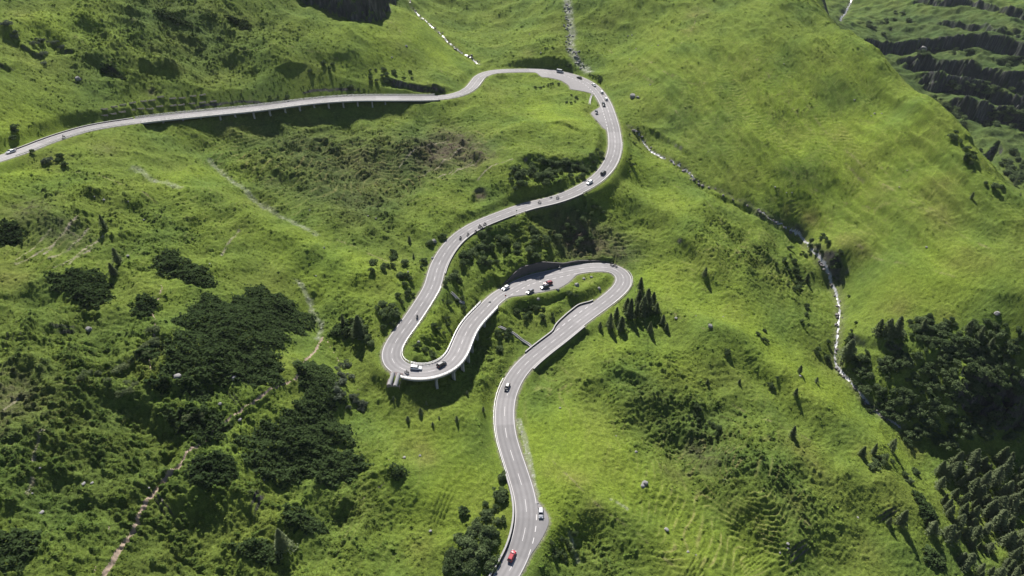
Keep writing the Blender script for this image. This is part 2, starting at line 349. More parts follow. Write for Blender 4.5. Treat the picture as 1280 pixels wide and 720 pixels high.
# ---- zones
LUSH = .56+blob([(700,150,24,.45),(680,135,20,.3),(545,60,28,.5),(480,60,26,.35),(430,85,20,.2),(590,200,10,.2),(560,590,26,.4),(540,640,18,.15),(700,560,22,.5),(690,640,14,.4),(760,590,20,.3),
   (820,640,20,.25),(900,680,20,.3),(820,350,18,.5),(880,380,16,.35),(960,430,20,.35),(1050,500,14,.4),(780,430,14,.2),(850,470,12,.25),(1000,480,14,.3),(1120,570,10,.3),(800,210,16,.4),(760,250,12,.3),(840,250,14,.3),
   (420,340,18,.5),(350,310,12,.3),(500,350,10,.2),(60,40,16,.5),(110,30,14,.3),(20,160,18,.5),(60,160,10,.3),(0,225,16,.35),(60,215,14,.2),(220,230,14,.3),(270,220,12,.35),(640,120,8,-.2),
   (1050,120,40,.3),(1000,230,30,.4),(1150,330,22,.3),(1200,360,20,.2),(950,120,40,.3),(880,60,40,.15),(780,60,30,.12),(1100,200,40,.3),
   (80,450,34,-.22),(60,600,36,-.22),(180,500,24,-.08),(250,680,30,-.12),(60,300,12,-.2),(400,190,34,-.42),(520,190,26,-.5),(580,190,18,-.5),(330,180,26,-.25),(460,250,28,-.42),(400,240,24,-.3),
   (250,50,34,-.22),(200,20,30,-.2),(330,60,20,-.1),(100,90,16,-.2),(720,290,18,-.3),(780,320,12,-.3),(870,540,24,-.35),(800,500,16,-.2),(950,330,14,-.2),(1010,360,12,-.2),(930,600,22,-.2),
   (700,470,10,-.2),(740,690,12,-.25),(600,400,14,.1),(540,420,14,.15),(650,320,24,-.1),(400,650,20,-.1),(460,610,16,-.15),(690,350,14,.2),(1000,620,22,-.1),(1250,120,160,-.42),(1150,40,150,-.38),(1270,200,90,-.2)])
RGH = .35+blob([(80,450,40,.42),(60,600,40,.45),(200,520,30,.45),(300,650,34,.45),(200,300,24,.35),(100,250,24,.3),(400,190,34,.4),(520,190,28,.4),(330,210,26,.35),(460,260,26,.35),(250,50,40,.45),(150,60,36,.4),(340,50,20,.2),
   (640,310,26,.5),(720,290,22,.45),(860,540,26,.42),(800,480,20,.34),(940,590,24,.34),(1000,640,24,.25),(960,340,18,.4),(900,300,18,.3),(600,450,20,.4),(540,420,14,.4),(690,230,16,.4),(740,700,14,.5),(440,400,14,.3),
   (460,640,20,.3),(560,590,20,-.25),(700,560,18,-.2),(545,60,24,-.25),(700,145,16,-.25),(1100,200,70,-.18),(900,100,60,-.1),(1000,250,40,-.12),(1150,340,30,-.15),(1000,460,20,-.05),(680,70,24,.15),(1200,40,150,.35)])
RGH = np.clip(RGH, .08, 1.15); 
TERR = np.clip(.18+blob([(560,190,24,1.0),(590,175,16,.7),(500,210,26,.9),(300,180,26,.7),(380,220,30,.8),(440,190,26,.7),(900,660,22,.8),(860,690,16,.5),(950,640,22,.6),(880,330,16,.8),(930,310,14,.7),(980,350,14,.6),(760,310,16,.8),(720,300,12,.6),(680,500,10,.8),(700,480,8,.6),
   (80,310,16,.8),(260,270,20,.5),(1000,300,20,.2),(1000,150,60,.5),(900,120,50,.5),(1100,250,50,.5),(830,560,20,.4),(900,560,18,.5),(40,520,24,.4),(420,620,24,.25)]), 0, 1.1)
SOIL = blob([(570,185,14,.8),(600,200,11,.7),(540,195,12,.6),(720,300,12,.75),(775,318,10,.4),(745,305,8,.3),(870,560,6,.5),(885,585,5,.45),(40,270,10,.5),(0,520,12,.6),(20,480,8,.3),(85,300,8,.5),(200,450,5,.2),(600,245,3.2,1.4),(190,115,2.2,1.0),
   (172,32,2.5,.6),(555,165,10,.3),(450,200,10,.25),(690,270,6,.3),(285,165,6,.3),(130,190,6,.4),(840,590,5,.3),(650,545,1.2,.4),(340,230,6,.25),(960,300,4,.2),(1010,220,5,.1)])
DRY = blob([(870,20,9,.7),(860,40,7,.5),(1010,278,5,.9),(985,268,4,.7),(1170,270,8,.5),(1180,230,8,.4),(1060,300,6,.5),(1080,315,5,.4),(1200,325,7,.5),(1120,390,6,.5),(1230,330,7,.3),(1180,400,5,.4),(720,600,6,.5),(690,590,4,.3),(740,640,5,.4),(520,565,7,.55),(540,580,5,.4),
   (60,200,9,.4),(20,350,7,.6),(1000,570,8,.4),(1020,600,6,.4),(1080,570,5,.4),(1140,560,5,.5),(990,640,6,.4),(1110,640,6,.3),(1090,690,6,.3),(500,60,9,.3),(30,20,8,.3),(660,70,8,.35),(620,60,6,.3),(530,690,6,.4),(220,90,6,.4),(200,70,6,.3),(930,100,8,.2),(1050,170,8,.3),(1100,240,8,.3)])
# ---- noise layers
n1 = vn(GX/42, GY/42, 1); n2 = vn(GX/17, GY/17, 2); n3 = vn(GX/7.3, GY/7.3, 3); n4 = vn(GX/3.1+n3, GY/3.1, 4); n5 = vn(GX/1.5, GY/1.5, 5); n6 = vn(GX/.8, GY/.8, 6)
dist = np.sqrt(GX**2+GY**2+200**2)
ridg = 1-np.abs(vn(GX/15+n1*.5, GY/15, 14))*2
rid2 = 1-np.abs(vn(GX/26+n2*.3, GY/34+n1*.4, 15))*2
SMO = np.clip(1.55-LUSH, .35, 1.1)
Z += n1*2.2+n2*1.0*(.6+RGH)*SMO+n3*.6*RGH+ridg*1.2*(.2+RGH)*SMO+rid2*1.9*(.30+RGH)*SMO
acr = GX*.96+GY*.27; alo = -GX*.27+GY*.96; rz_ = sm(60, 120, GX)*sm(260, 320, GY)*sm(620, 540, GY)
Z += rz_*(vn(acr/7+n1*.8, alo/70, 16)*.7+(1-np.abs(vn(acr/6+n2*.22, alo/85, 17))*2)*1.15+vn(acr/2.6+n2*.4, alo/16, 28)*.45+vn(acr/1.6+n3*.5, alo/5, 27)*.3)
acl = GX*.80-GY*.60; all_ = GX*.60+GY*.80; lz_ = sm(-20, -70, GX)*sm(330, 290, GY)
Z += lz_*(vn(acl/7+n1*.6, all_/34, 18)*.8+vn(acl/3.2+n2*.4, all_/14, 19)*.45*RGH)
# down-slope rills and along-slope cattle steps
gy, gx = np.gradient(Zs)
SL0 = np.hypot(gx/np.gradient(GX, axis=1), gy/np.gradient(GY, axis=0))
phase = (Zs+n1*1.3+n2*.45+n3*.22+rz_*n3*.2)/.85
saw = phase-np.floor(phase)
step = np.where(saw < .72, saw/.72, (1-saw)/.28)-.5
br = sm(-.35, .35, vn(GX/6+3.3, GY/6, 21)+.15)
Z += step*.85*TERR*(.55+.7*sm(-.4, .4, vn(GX/11, GY/11, 23)))*sm(.04, .16, SL0)*(.35+.65*br)*(.7+.3*n4)
# low heath and alpine-rose shrubs between the grass
SHZ = np.clip(RGH*.85-.2, 0, .55)
sfield = n4*.55+n3*.5+n5*.35+n2*.3
SHRUB = sm(.42-.5*SHZ, .78-.45*SHZ, sfield+.12)*np.clip(SHZ*1.5, 0, 1)
hum = np.abs(n4)*.5+n5*.34+n6*.2
Z += SHRUB*(.5+.7*np.abs(n5)+.4*n6)*(.7+.5*RGH)+hum*(.36+RGH*.9)
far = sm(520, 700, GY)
Z += far*(vn(GX/30, GY/14, 31)*3+vn(GX/11, GY/7, 32)*1.4)
# ---- road bed
DR = np.full(Z.shape, 1e9); IR = np.zeros(Z.shape, np.int32)
for k in range(NR):
    x, y = RD[k, :2]; rm = 26
    if y+rm < YA: continue
    a = int(max(0, np.floor(gi(max(y-rm, YA))))); b = int(min(NI, np.ceil(gi(y+rm))+1)); yl = max(y-rm, YA)
    js = [gj(xx, yy) for xx in (x-rm, x+rm) for yy in (yl, y+rm)]
    c = int(max(0, np.floor(min(js)))); d = int(min(NJ, np.ceil(max(js))+1))
    if d <= c or b <= a: continue
    dd = (GX[a:b, c:d]-x)**2+(GY[a:b, c:d]-y)**2; s = dd < DR[a:b, c:d]
    DR[a:b, c:d][s] = dd[s]; IR[a:b, c:d][s] = k
DR = np.sqrt(DR); mr = DR < 25; kk = IR[mr]
lat = NL[kk, 0]*(GX[mr]-RD[kk, 0])+NL[kk, 1]*(GY[mr]-RD[kk, 1])
sd = (lat < 0).astype(int); d = np.abs(lat)-HW[kk, sd]; d = np.where(DR[mr] > np.abs(lat)+3, DR[mr]-4, d)
zr = RD[kk, 2]; sh = SHARP[kk, sd]; via = VIA[kk]
zz = Z[mr]
bl = np.where(sh > 0, .9, 6.0)
w = 1-sm(.9, .9+bl, d)
# keep steep natural ground from burying the edge
new = zz*(1-w)+(zr-.16)*w
vmask = via & (d < 2.5)
new = np.where(via, np.where(vmask, np.minimum(zz, zr-1.7), np.minimum(zz, zr-.6+np.maximum(d-2.5, 0)*.8)), new)
Z[mr] = new
EDGE = np.full(Z.shape, 99.0); EDGE[mr] = np.where(via, 99, d)
# ------------------------------------------------------------------ ground colours (base colours by zone, cover and slope)
def mixc(A, c, m): return A*(1-m[..., None])+np.array(c)[None, None]*m[..., None]
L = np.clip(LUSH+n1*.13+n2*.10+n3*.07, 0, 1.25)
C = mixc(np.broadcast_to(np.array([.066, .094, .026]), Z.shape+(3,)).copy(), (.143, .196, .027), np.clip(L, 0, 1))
tone = vn(GX/23+9, GY/23, 41)
C = mixc(C, (.050, .098, .026), np.clip(tone*.55, 0, .4))
C = mixc(C, (.140, .150, .034), np.clip(-tone*.4-.05, 0, .3))
BOWL = np.clip(blob([(560,190,22,.5),(480,200,26,.5),(400,195,26,.4),(450,250,22,.35),(760,310,14,.4),(720,295,12,.4)]), 0, .7)  # olive-brown tone over the bowl slope and the bank above the right hairpin
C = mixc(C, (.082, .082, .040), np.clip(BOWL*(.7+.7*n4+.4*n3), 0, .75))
C = mixc(C, (.155, .145, .045), np.clip(DRY*.75*(1+.6*n3), 0, .8))
C = mixc(C, (.034, .056, .015), np.clip(SHRUB*.6, 0, .62))
C = mixc(C, (.040, .068, .018), np.clip(sm(.12, .6, n5*.5+n6*.35+n4*.4+n3*.3+n2*.2)*(-.03+.6*RGH), 0, .55))
trk = TERR*br*sm(.66, .8, saw)*sm(1.0, .86, saw)      # trodden edge of the cattle steps
C = mixc(C, (.20, .185, .075), np.clip(trk*.8*(.6+.6*n3), 0, .7))
C = mixc(C, (.085, .066, .052), np.clip(SOIL*(.75+.55*n4+.35*n5), 0, .85))
gy, gx = np.gradient(Z)
dYi = np.gradient(GY, axis=0); dXj = np.gradient(GX, axis=1)
gX = gx/dXj; gY = (gy-gX*np.gradient(GX, axis=0))/dYi
slope = np.hypot(gX, gY)
_y, _x = np.gradient(Zs); _X = _x/dXj; slope = np.hypot(_X, (_y-_X*np.gradient(GX, axis=0))/dYi)
rockm = sm(1.35, 1.9, slope+.2*n4+.25*n3)*(EDGE > 3)*(1-np.exp(-((GX-238)**2+(GY-520)**2)/55**2))
strata = vn(GX/30+n3*.2, (Zs+n3*.8)/1.7, 81)+.5*n4
C = mixc(C, (.050, .047, .050), rockm*.92); C = mixc(C, (.150, .138, .128), rockm*sm(.1, .6, strata)*.8); C = mixc(C, (.045, .070, .022), rockm*sm(.2, .5, vn(GX/6, Zs/3.5, 82)+.4*n5)*.75)
# rows of stones in scree and bare ground
def stroke(pxs, w, soft=.6, jit=1.0, Zg=None):
    P = wpoly(pxs, Zs if Zg is None else Zg); D, t, side, _, _ = polydist(P, w*3+2.5, .8)
    return sm(w*(1+soft), w*(1-soft), D+jit*(n4*.5+n5*.4))*(D < w*3+2.4)
sc = stroke(SCREE, 2.6, .7, 2.5)+stroke([(262,202),(290,226),(322,252),(345,268),(370,284),(395,296)], 1.3, .8, 2)*.6+stroke([(648,528),(655,548),(660,570),(664,592),(671,620)], 1.1, .5, .8)\
  +stroke([(372,350),(385,372),(392,395),(402,408),(398,425)], 1.0, .8, 2)*.8+stroke([(170,212),(190,224),(225,238)], 1.6, .9, 3)*.6+stroke([(765,624),(776,630),(784,635)], .6, .6, 1)*.8\
  +stroke([(712,670),(716,690),(722,705)], .7, .8, 1.5)*.7
stones = sm(.15, .6, n6*.7+n5*.6)
C = mixc(C, (.34, .325, .31), np.clip(sc*(.35+.65*stones), 0, .95))
pale = 0
for s_ in ([(100,278),(88,290),(75,305),(58,325)], [(112,290),(95,310),(65,332)], [(130,300),(105,318),(88,335)], [(65,292),(40,312),(20,325)], [(85,292),(100,300)], [(20,330),(45,322),(70,312)], [(120,312),(95,328),(70,340)], [(300,290),(285,308),(278,322)],
           [(60,555),(52,572),(48,585)], [(45,605),(38,622)], [(640,200),(610,215),(598,228)], [(600,200),(570,215),(545,225)], [(580,192),(550,208),(520,225)], [(560,178),(525,192),(500,212)], [(590,205),(565,222)], [(10,520),(25,505)]):
    pale = np.maximum(pale, stroke(s_, .34, .7, .5)*(.7+.5*n3))
C = mixc(C, (.33, .28, .22), np.clip(pale, 0, .9))
trks = 0
for s_ in ([(872,18),(866,36),(858,50),(846,66)], [(930,60),(985,130),(1040,190),(1090,235)], [(1000,120),(1050,185),(1105,235),(1160,270)], [(800,75),(840,100),(905,112)], [(760,60),(800,95),(850,150)], [(1080,190),(1130,240),(1190,285),(1245,320)], [(1060,300),(1120,330),(1190,350)], [(980,215),(1030,245),(1100,262)],
           [(830,225),(870,250),(905,290),(925,330)], [(800,360),(850,400),(900,430)], [(900,500),(960,530),(1030,560)], [(690,580),(740,625),(800,670),(850,715)], [(950,640),(1000,655),(1060,690)], [(480,20),(520,60),(560,95)], [(300,70),(360,62),(430,75)], [(80,30),(110,60),(150,90)], [(60,215),(130,225),(200,260)], [(420,300),(470,320),(505,330)], [(640,140),(690,150),(735,165)]):
    trks = np.maximum(trks, stroke(s_, .30, .8, .9)*sm(-.3, .3, n3+.5*n4))
C = mixc(C, (.21, .185, .10), np.clip(trks*.7, 0, .6))
verge = sm(1.3, .3, EDGE+.5*n5)*(EDGE > -9)
C = mixc(C, (.20, .185, .15), np.clip(verge*.75, 0, .8))
# fine mottling of blades and herbs
mott = 1+.16*n5+.13*n6+.10*vn(GX/.55, GY/.55, 55)
C = np.clip(C*mott[..., None], .004, .6)
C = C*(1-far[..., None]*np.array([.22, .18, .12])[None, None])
PATHS = [[(128,732),(138,715),(150,695),(162,678),(172,660),(178,645),(188,628),(200,612),(214,601),(228,592)], [(228,592),(240,578),(252,566),(266,552),(276,540),(290,526),(310,510),(332,496),(352,484),(374,470),(385,452),(398,436),(404,425)],
         [(192,470),(190,455),(194,440),(196,424),(198,410),(192,395),(202,378),(205,366),(199,358)], [(120,720),(128,700),(136,680),(142,660),(150,640),(160,622)], [(410,430),(420,446),(432,466),(446,486),(458,504),(472,525)],
         [(487,575),(485,595),(478,608),(462,618),(446,632)], [(150,458),(158,440),(168,422)]]
PW = [.55, .42, .3, .18, .22, .22, .18]
pm = np.zeros(Z.shape)
for p_, w_p in zip(PATHS, PW):
    pm = np.maximum(pm, stroke(p_, w_p*1.1, .2, .55*w_p+.12))
wm = np.zeros(Z.shape)
for s_, w_s in zip(STREAM, (.5, .42, .2, .55, 1.3)): wm = np.maximum(wm, stroke(s_, w_s, .15, w_s*.95))
wm = wm*sm(-1.25, -.95, n4+.4*n5)
wm[:, :] *= 1
hidden = stroke(STREAM[1][-1:]+[(885,236),(905,246),(930,256)]+STREAM[2][4:5], 3, .2, 0) if False else 0
bank = np.zeros(Z.shape)
for s_, w_s in zip(STREAM, (1.4, 1.2, 1.0, 2.2, 3)): bank = np.maximum(bank, stroke(s_, w_s, .7, 2.2))
C = mixc(C, (.13, .11, .10), np.clip(bank*(.25+.6*stones), 0, .8))
Z -= .18*pm+.25*wm
ZW = Z+CZ

# ------------------------------------------------------------------ object helpers
def setp(o, label=None, cat=None, group=None, kind=None):
    if label: o['label'] = label
    if cat: o['category'] = cat
    if group: o['group'] = group
    if kind: o['kind'] = kind
    return o
def mesh(name, V, Fc, mat, parent=None, smooth=False, mats=None):
    me = bpy.data.meshes.new(name)
    if isinstance(Fc, np.ndarray):
        nv, nf, k = len(V), len(Fc), Fc.shape[1]
        me.vertices.add(nv); me.vertices.foreach_set('co', np.asarray(V, np.float32).ravel())
        me.loops.add(nf*k); me.loops.foreach_set('vertex_index', Fc.astype(np.int32).ravel())
        me.polygons.add(nf); me.polygons.foreach_set('loop_start', np.arange(0, nf*k, k, dtype=np.int32))
        me.polygons.foreach_set('loop_total', np.full(nf, k, np.int32))
        me.update(calc_edges=True)
    else:
        me.from_pydata([tuple(v) for v in V], [], Fc); me.update()
    if smooth: me.polygons.foreach_set('use_smooth', np.ones(len(me.polygons), bool))
    if mat: me.materials.append(mat)
    o = bpy.data.objects.new(name, me); COL.objects.link(o)
    if parent: o.parent = parent
    return o
def empty(name, loc, rz=0, label=None, cat=None, group=None):
    o = bpy.data.objects.new(name, None); COL.objects.link(o); o.location = loc; o.rotation_euler = (0, 0, rz)
    o.empty_display_size = .5
    return setp(o, label, cat, group)
# ------------------------------------------------------------------ materials
def nodemat(name):
    m = bpy.data.materials.new(name); m.use_nodes = True; nt = m.node_tree
    b = nt.nodes['Principled BSDF']; b.inputs['Specular IOR Level'].default_value = .25
    return m, nt, b
def N(nt, t, **kw):
    n = nt.nodes.new(t)
    for k, v in kw.items():
        if k in n.inputs.keys(): n.inputs[k].default_value = v
        else: setattr(n, k, v)
    return n
def matte(name, col, rough=.8, var=.18, scale=1.5, bump=.0, metal=0, spec=.25):
    m, nt, b = nodemat(name); L_ = nt.links
    tc = N(nt, 'ShaderNodeTexCoord'); no = N(nt, 'ShaderNodeTexNoise', Scale=scale, Detail=6.0, Roughness=.65)
    L_.new(tc.outputs['Object'], no.inputs['Vector'])
    mx = N(nt, 'ShaderNodeMix', data_type='RGBA')
    mx.inputs[6].default_value = (*[c*(1-var) for c in col], 1); mx.inputs[7].default_value = (*[min(1, c*(1+var)) for c in col], 1)
    L_.new(no.outputs['Fac'], mx.inputs[0]); L_.new(mx.outputs[2], b.inputs['Base Color'])
    b.inputs['Roughness'].default_value = rough; b.inputs['Metallic'].default_value = metal; b.inputs['Specular IOR Level'].default_value = spec
    if bump:
        bp = N(nt, 'ShaderNodeBump', Strength=bump, Distance=.1); L_.new(no.outputs['Fac'], bp.inputs['Height']); L_.new(bp.outputs[0], b.inputs['Normal'])
    return m
def leafmat(name, c0, c1, trans=.3, scale=.6):
    m, nt, b = nodemat(name); L_ = nt.links; nt.nodes.remove(b)
    out = nt.nodes['Material Output']
    tc = N(nt, 'ShaderNodeTexCoord'); oi = N(nt, 'ShaderNodeObjectInfo')
    no = N(nt, 'ShaderNodeTexNoise', Scale=scale, Detail=4.0, Roughness=.7); L_.new(tc.outputs['Object'], no.inputs['Vector'])
    ad = N(nt, 'ShaderNodeMath', operation='MULTIPLY_ADD'); L_.new(oi.outputs['Random'], ad.inputs[0]); ad.inputs[1].default_value = .55; L_.new(no.outputs['Fac'], ad.inputs[2])
    mr_ = N(nt, 'ShaderNodeMapRange'); mr_.inputs[1].default_value = .35; mr_.inputs[2].default_value = 1.2; L_.new(ad.outputs[0], mr_.inputs[0])
    mx = N(nt, 'ShaderNodeMix', data_type='RGBA'); mx.inputs[6].default_value = (*c0, 1); mx.inputs[7].default_value = (*c1, 1); L_.new(mr_.outputs[0], mx.inputs[0])
    df = N(nt, 'ShaderNodeBsdfDiffuse'); tr = N(nt, 'ShaderNodeBsdfTranslucent'); ms = N(nt, 'ShaderNodeMixShader'); ms.inputs[0].default_value = trans
    L_.new(mx.outputs[2], df.inputs[0]); L_.new(mx.outputs[2], tr.inputs[0]); L_.new(df.outputs[0], ms.inputs[1]); L_.new(tr.outputs[0], ms.inputs[2]); L_.new(ms.outputs[0], out.inputs[0])
    return m
def groundmat():
    m, nt, b = nodemat('meadow'); L_ = nt.links
    at = N(nt, 'ShaderNodeAttribute', attribute_name='cover'); tc = N(nt, 'ShaderNodeTexCoord')
    no = N(nt, 'ShaderNodeTexNoise', Scale=2.2, Detail=5.0, Roughness=.75); L_.new(tc.outputs['Object'], no.inputs['Vector'])
    n2_ = N(nt, 'ShaderNodeTexNoise', Scale=.35, Detail=6.0, Roughness=.7); L_.new(tc.outputs['Object'], n2_.inputs['Vector'])
    mr_ = N(nt, 'ShaderNodeMapRange'); mr_.inputs[1].default_value = .3; mr_.inputs[2].default_value = .7; mr_.inputs[3].default_value = .62; mr_.inputs[4].default_value = 1.35
    L_.new(no.outputs['Fac'], mr_.inputs[0])
    mr2 = N(nt, 'ShaderNodeMapRange'); mr2.inputs[1].default_value = .3; mr2.inputs[2].default_value = .7; mr2.inputs[3].default_value = .8; mr2.inputs[4].default_value = 1.2
    L_.new(n2_.outputs['Fac'], mr2.inputs[0])
    mm = N(nt, 'ShaderNodeMath', operation='MULTIPLY'); L_.new(mr_.outputs[0], mm.inputs[0]); L_.new(mr2.outputs[0], mm.inputs[1])
    vm = N(nt, 'ShaderNodeVectorMath', operation='SCALE'); L_.new(at.outputs['Color'], vm.inputs[0]); L_.new(mm.outputs[0], vm.inputs['Scale'])
    L_.new(vm.outputs[0], b.inputs['Base Color']); b.inputs['Roughness'].default_value = .95; b.inputs['Specular IOR Level'].default_value = .05
    bp = N(nt, 'ShaderNodeBump', Strength=.9, Distance=.55); L_.new(no.outputs['Fac'], bp.inputs['Height']); L_.new(bp.outputs[0], b.inputs['Normal'])
    return m
M = {}
M['meadow'] = groundmat()
M['trail'] = matte('trail_gravel', (.24, .185, .14), .95, .35, 1.6, .4)
M['water'] = matte('white_water', (.27, .27, .28), .35, .75, 1.1, .5, spec=.5)
M['asphalt'] = matte('asphalt', (.200, .191, .193), .85, .18, .35)
M['asphalt2'] = matte('layby_asphalt', (.27, .25, .25), .9, .12, .5)
M['paint'] = matte('road_paint', (.52, .50, .50), .7, .2, 2)
M['concrete'] = matte('concrete', (.32, .31, .305), .85, .35, .9)
M['stone'] = matte('wall_stone', (.085, .079, .078), .95, .5, 1.3, .6)
M['steel'] = matte('galvanised_steel', (.42, .42, .43), .5, .1, 2, metal=.6)

# ------------------------------------------------------------------ ground, water and trails from one sheet
idx = np.arange(NI*NJ).reshape(NI, NJ)
Q = np.stack([idx[:-1, :-1], idx[:-1, 1:], idx[1:, 1:], idx[1:, :-1]], -1).reshape(-1, 4)
VV = np.stack([GX, GY, ZW], -1).reshape(-1, 3)
fav = lambda A: (A[:-1, :-1]+A[:-1, 1:]+A[1:, 1:]+A[1:, :-1]).ravel()/4
fw = fav(wm) > .5; fp = (fav(pm) > .5) & ~fw
def sheet(name, sel, mat):
    f = Q[sel]; u, inv = np.unique(f, return_inverse=True)
    o = mesh(name, VV[u], inv.reshape(-1, 4), mat, smooth=True)
    a = o.data.attributes.new('cover', 'FLOAT_COLOR', 'POINT')
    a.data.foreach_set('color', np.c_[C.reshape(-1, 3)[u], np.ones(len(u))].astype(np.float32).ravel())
    return setp(o, kind='structure')
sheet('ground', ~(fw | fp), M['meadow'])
sheet('stream', fw, M['water']); sheet('footpath', fp, M['trail'])
# ------------------------------------------------------------------ road
RW = RD.copy(); RW[:, 2] += CZ
def ribbon(a, b, offs, dz=0.0, drop=0.0):
    """quads between lateral offsets (list of arrays or numbers, left positive) for samples a..b"""
    n = b-a+1; V = []
    for o_, h_ in offs:
        o_ = np.broadcast_to(o_, n); h_ = np.broadcast_to(h_, n)
        V.append(np.c_[RW[a:b+1, :2]+NL[a:b+1]*o_[:, None], RW[a:b+1, 2]+h_+dz])
    m = len(offs); V = np.stack(V, 1).reshape(-1, 3)
    F_ = [(i*m+j, i*m+j+1, (i+1)*m+j+1, (i+1)*m+j) for i in range(n-1) for j in range(m-1)]
    return V, F_
def join(parts):
    V = []; F_ = []; n = 0
    for v, f in parts:
        V.append(np.asarray(v, float)); F_ += [tuple(i+n for i in q) for q in f]; n += len(v)
    return np.vstack(V), F_
def box(c, ax, ay, az):            # centre and three half-axis vectors
    c, ax, ay, az = map(np.asarray, (c, ax, ay, az))
    V = [c+sx*ax+sy*ay+sz*az for sz in (-1, 1) for sy in (-1, 1) for sx in (-1, 1)]
    return np.array(V), [(0,2,3,1),(4,5,7,6),(0,1,5,4),(2,6,7,3),(0,4,6,2),(1,3,7,5)]
offs = [(HW[:, 0]+.35, -.5), (HW[:, 0], 0)]+[(x, .03-abs(x)*.007) for x in (3.6, 3.1, 2.75, 2.4, 1.9, 1.4, 1.05, .7, .25, -.25, -.7, -1.05, -1.4, -1.9, -2.4, -2.75, -3.1, -3.6)]+[(-HW[:, 1], 0), (-HW[:, 1]-.35, -.5)]
tone_ = [.9, .92]+[{3.6: .98, 3.1: .95, 2.75: .84, 2.4: .93, 1.9: 1.04, 1.4: .95, 1.05: .84, .7: .94, .25: 1.05}[abs(x)] for x in (3.6, 3.1, 2.75, 2.4, 1.9, 1.4, 1.05, .7, .25, -.25, -.7, -1.05, -1.4, -1.9, -2.4, -2.75, -3.1, -3.6)]+[.92, .9]
V, F_ = ribbon(0, NR-1, offs)
ptc = 1+.10*np.repeat(np.sign(RNG.normal(size=NR//14+1))*(RNG.uniform(size=NR//14+1) > .55), 14)[:NR]   # resurfaced lengths
col_ = (ptc[:, None]*np.array(tone_)[None]).ravel()
o = mesh('road', V, F_, M['asphalt']); setp(o, kind='structure')
at_ = o.data.attributes.new('wear', 'FLOAT', 'POINT'); at_.data.foreach_set('value', col_.astype(np.float32))
nt = M['asphalt'].node_tree; a_ = N(nt, 'ShaderNodeAttribute', attribute_name='wear'); b_ = nt.nodes['Principled BSDF']; lk = b_.inputs['Base Color'].links[0]; src_ = lk.from_socket
v_ = N(nt, 'ShaderNodeVectorMath', operation='SCALE'); nt.links.new(src_, v_.inputs[0]); nt.links.new(a_.outputs['Fac'], v_.inputs['Scale']); nt.links.new(v_.outputs[0], b_.inputs['Base Color'])
parts = []
def solid(a, b, off, w=.22): parts.append(ribbon(a, b, [(off+w/2, .03), (off-w/2, .03)]))
def dashed(a, b, off, on=3, gap=3, w=.2):
    i = a
    while i+on < b: parts.append(ribbon(i, i+on, [(off+w/2, .045), (off-w/2, .045)])); i += on+gap
lay = [[], []]
for sd_, a, b in LAY: lay[sd_].append((a, b))
for sd_ in (0, 1):
    s_ = 1 if sd_ == 0 else -1; i = 0
    for a, b in sorted(lay[sd_])+[(NR-1, NR-1)]:
        if a > i: solid(i, a, s_*3.68, .17)
        if b > a: dashed(a, b, s_*3.6, 2, 2, .26)
        i = b
dashed(0, 112, 0, 5, 6, .15); dashed(112, NR-8, 0, 3, 3, .13)
V, F_ = join(parts); o = mesh('road_markings', V, F_, M['paint']); setp(o, kind='structure')
# ------------------------------------------------------------------ viaducts, walls, rails
def gz(x, y): return float(samp(ZW, np.array([x], float), np.array([y], float))[0])
def sect(a, b, sec):               # closed section swept along the road, ends capped
    V, _ = ribbon(a, b, sec); m = len(sec); n = b-a+1
    F_ = [(i*m+j, i*m+(j+1) % m, (i+1)*m+(j+1) % m, (i+1)*m+j) for i in range(n-1) for j in range(m)]
    F_ += [tuple(range(m)), tuple(reversed(range((n-1)*m, n*m)))]
    return V, F_
def bar(a, b, off, h0, h1, w=.1): return sect(a, b, [(off-w/2, h0), (off+w/2, h0), (off+w/2, h1), (off-w/2, h1)])
def post(i, off, h0, h1, w=.07):
    c = np.r_[RW[i, :2]+NL[i]*off, RW[i, 2]+(h0+h1)/2]
    return box(c, np.r_[NL[i]*w, 0], np.r_[TG[i]*w, 0], (0, 0, (h1-h0)/2))
def rail_parts(a, b, side, gap=.3, step=2):
    s_ = 1 if side == 0 else -1; off = s_*(HW[a:b+1, side]+gap)
    P = [sect(a, b, [(off-.04, h), (off+.04, h), (off+.04, h+.09), (off-.04, h+.09)]) for h in (.55, .98)]
    for i in range(a, b+1, step): P.append(post(i, s_*(HW[i, side]+gap), .2, 1.05, .05))
    return P
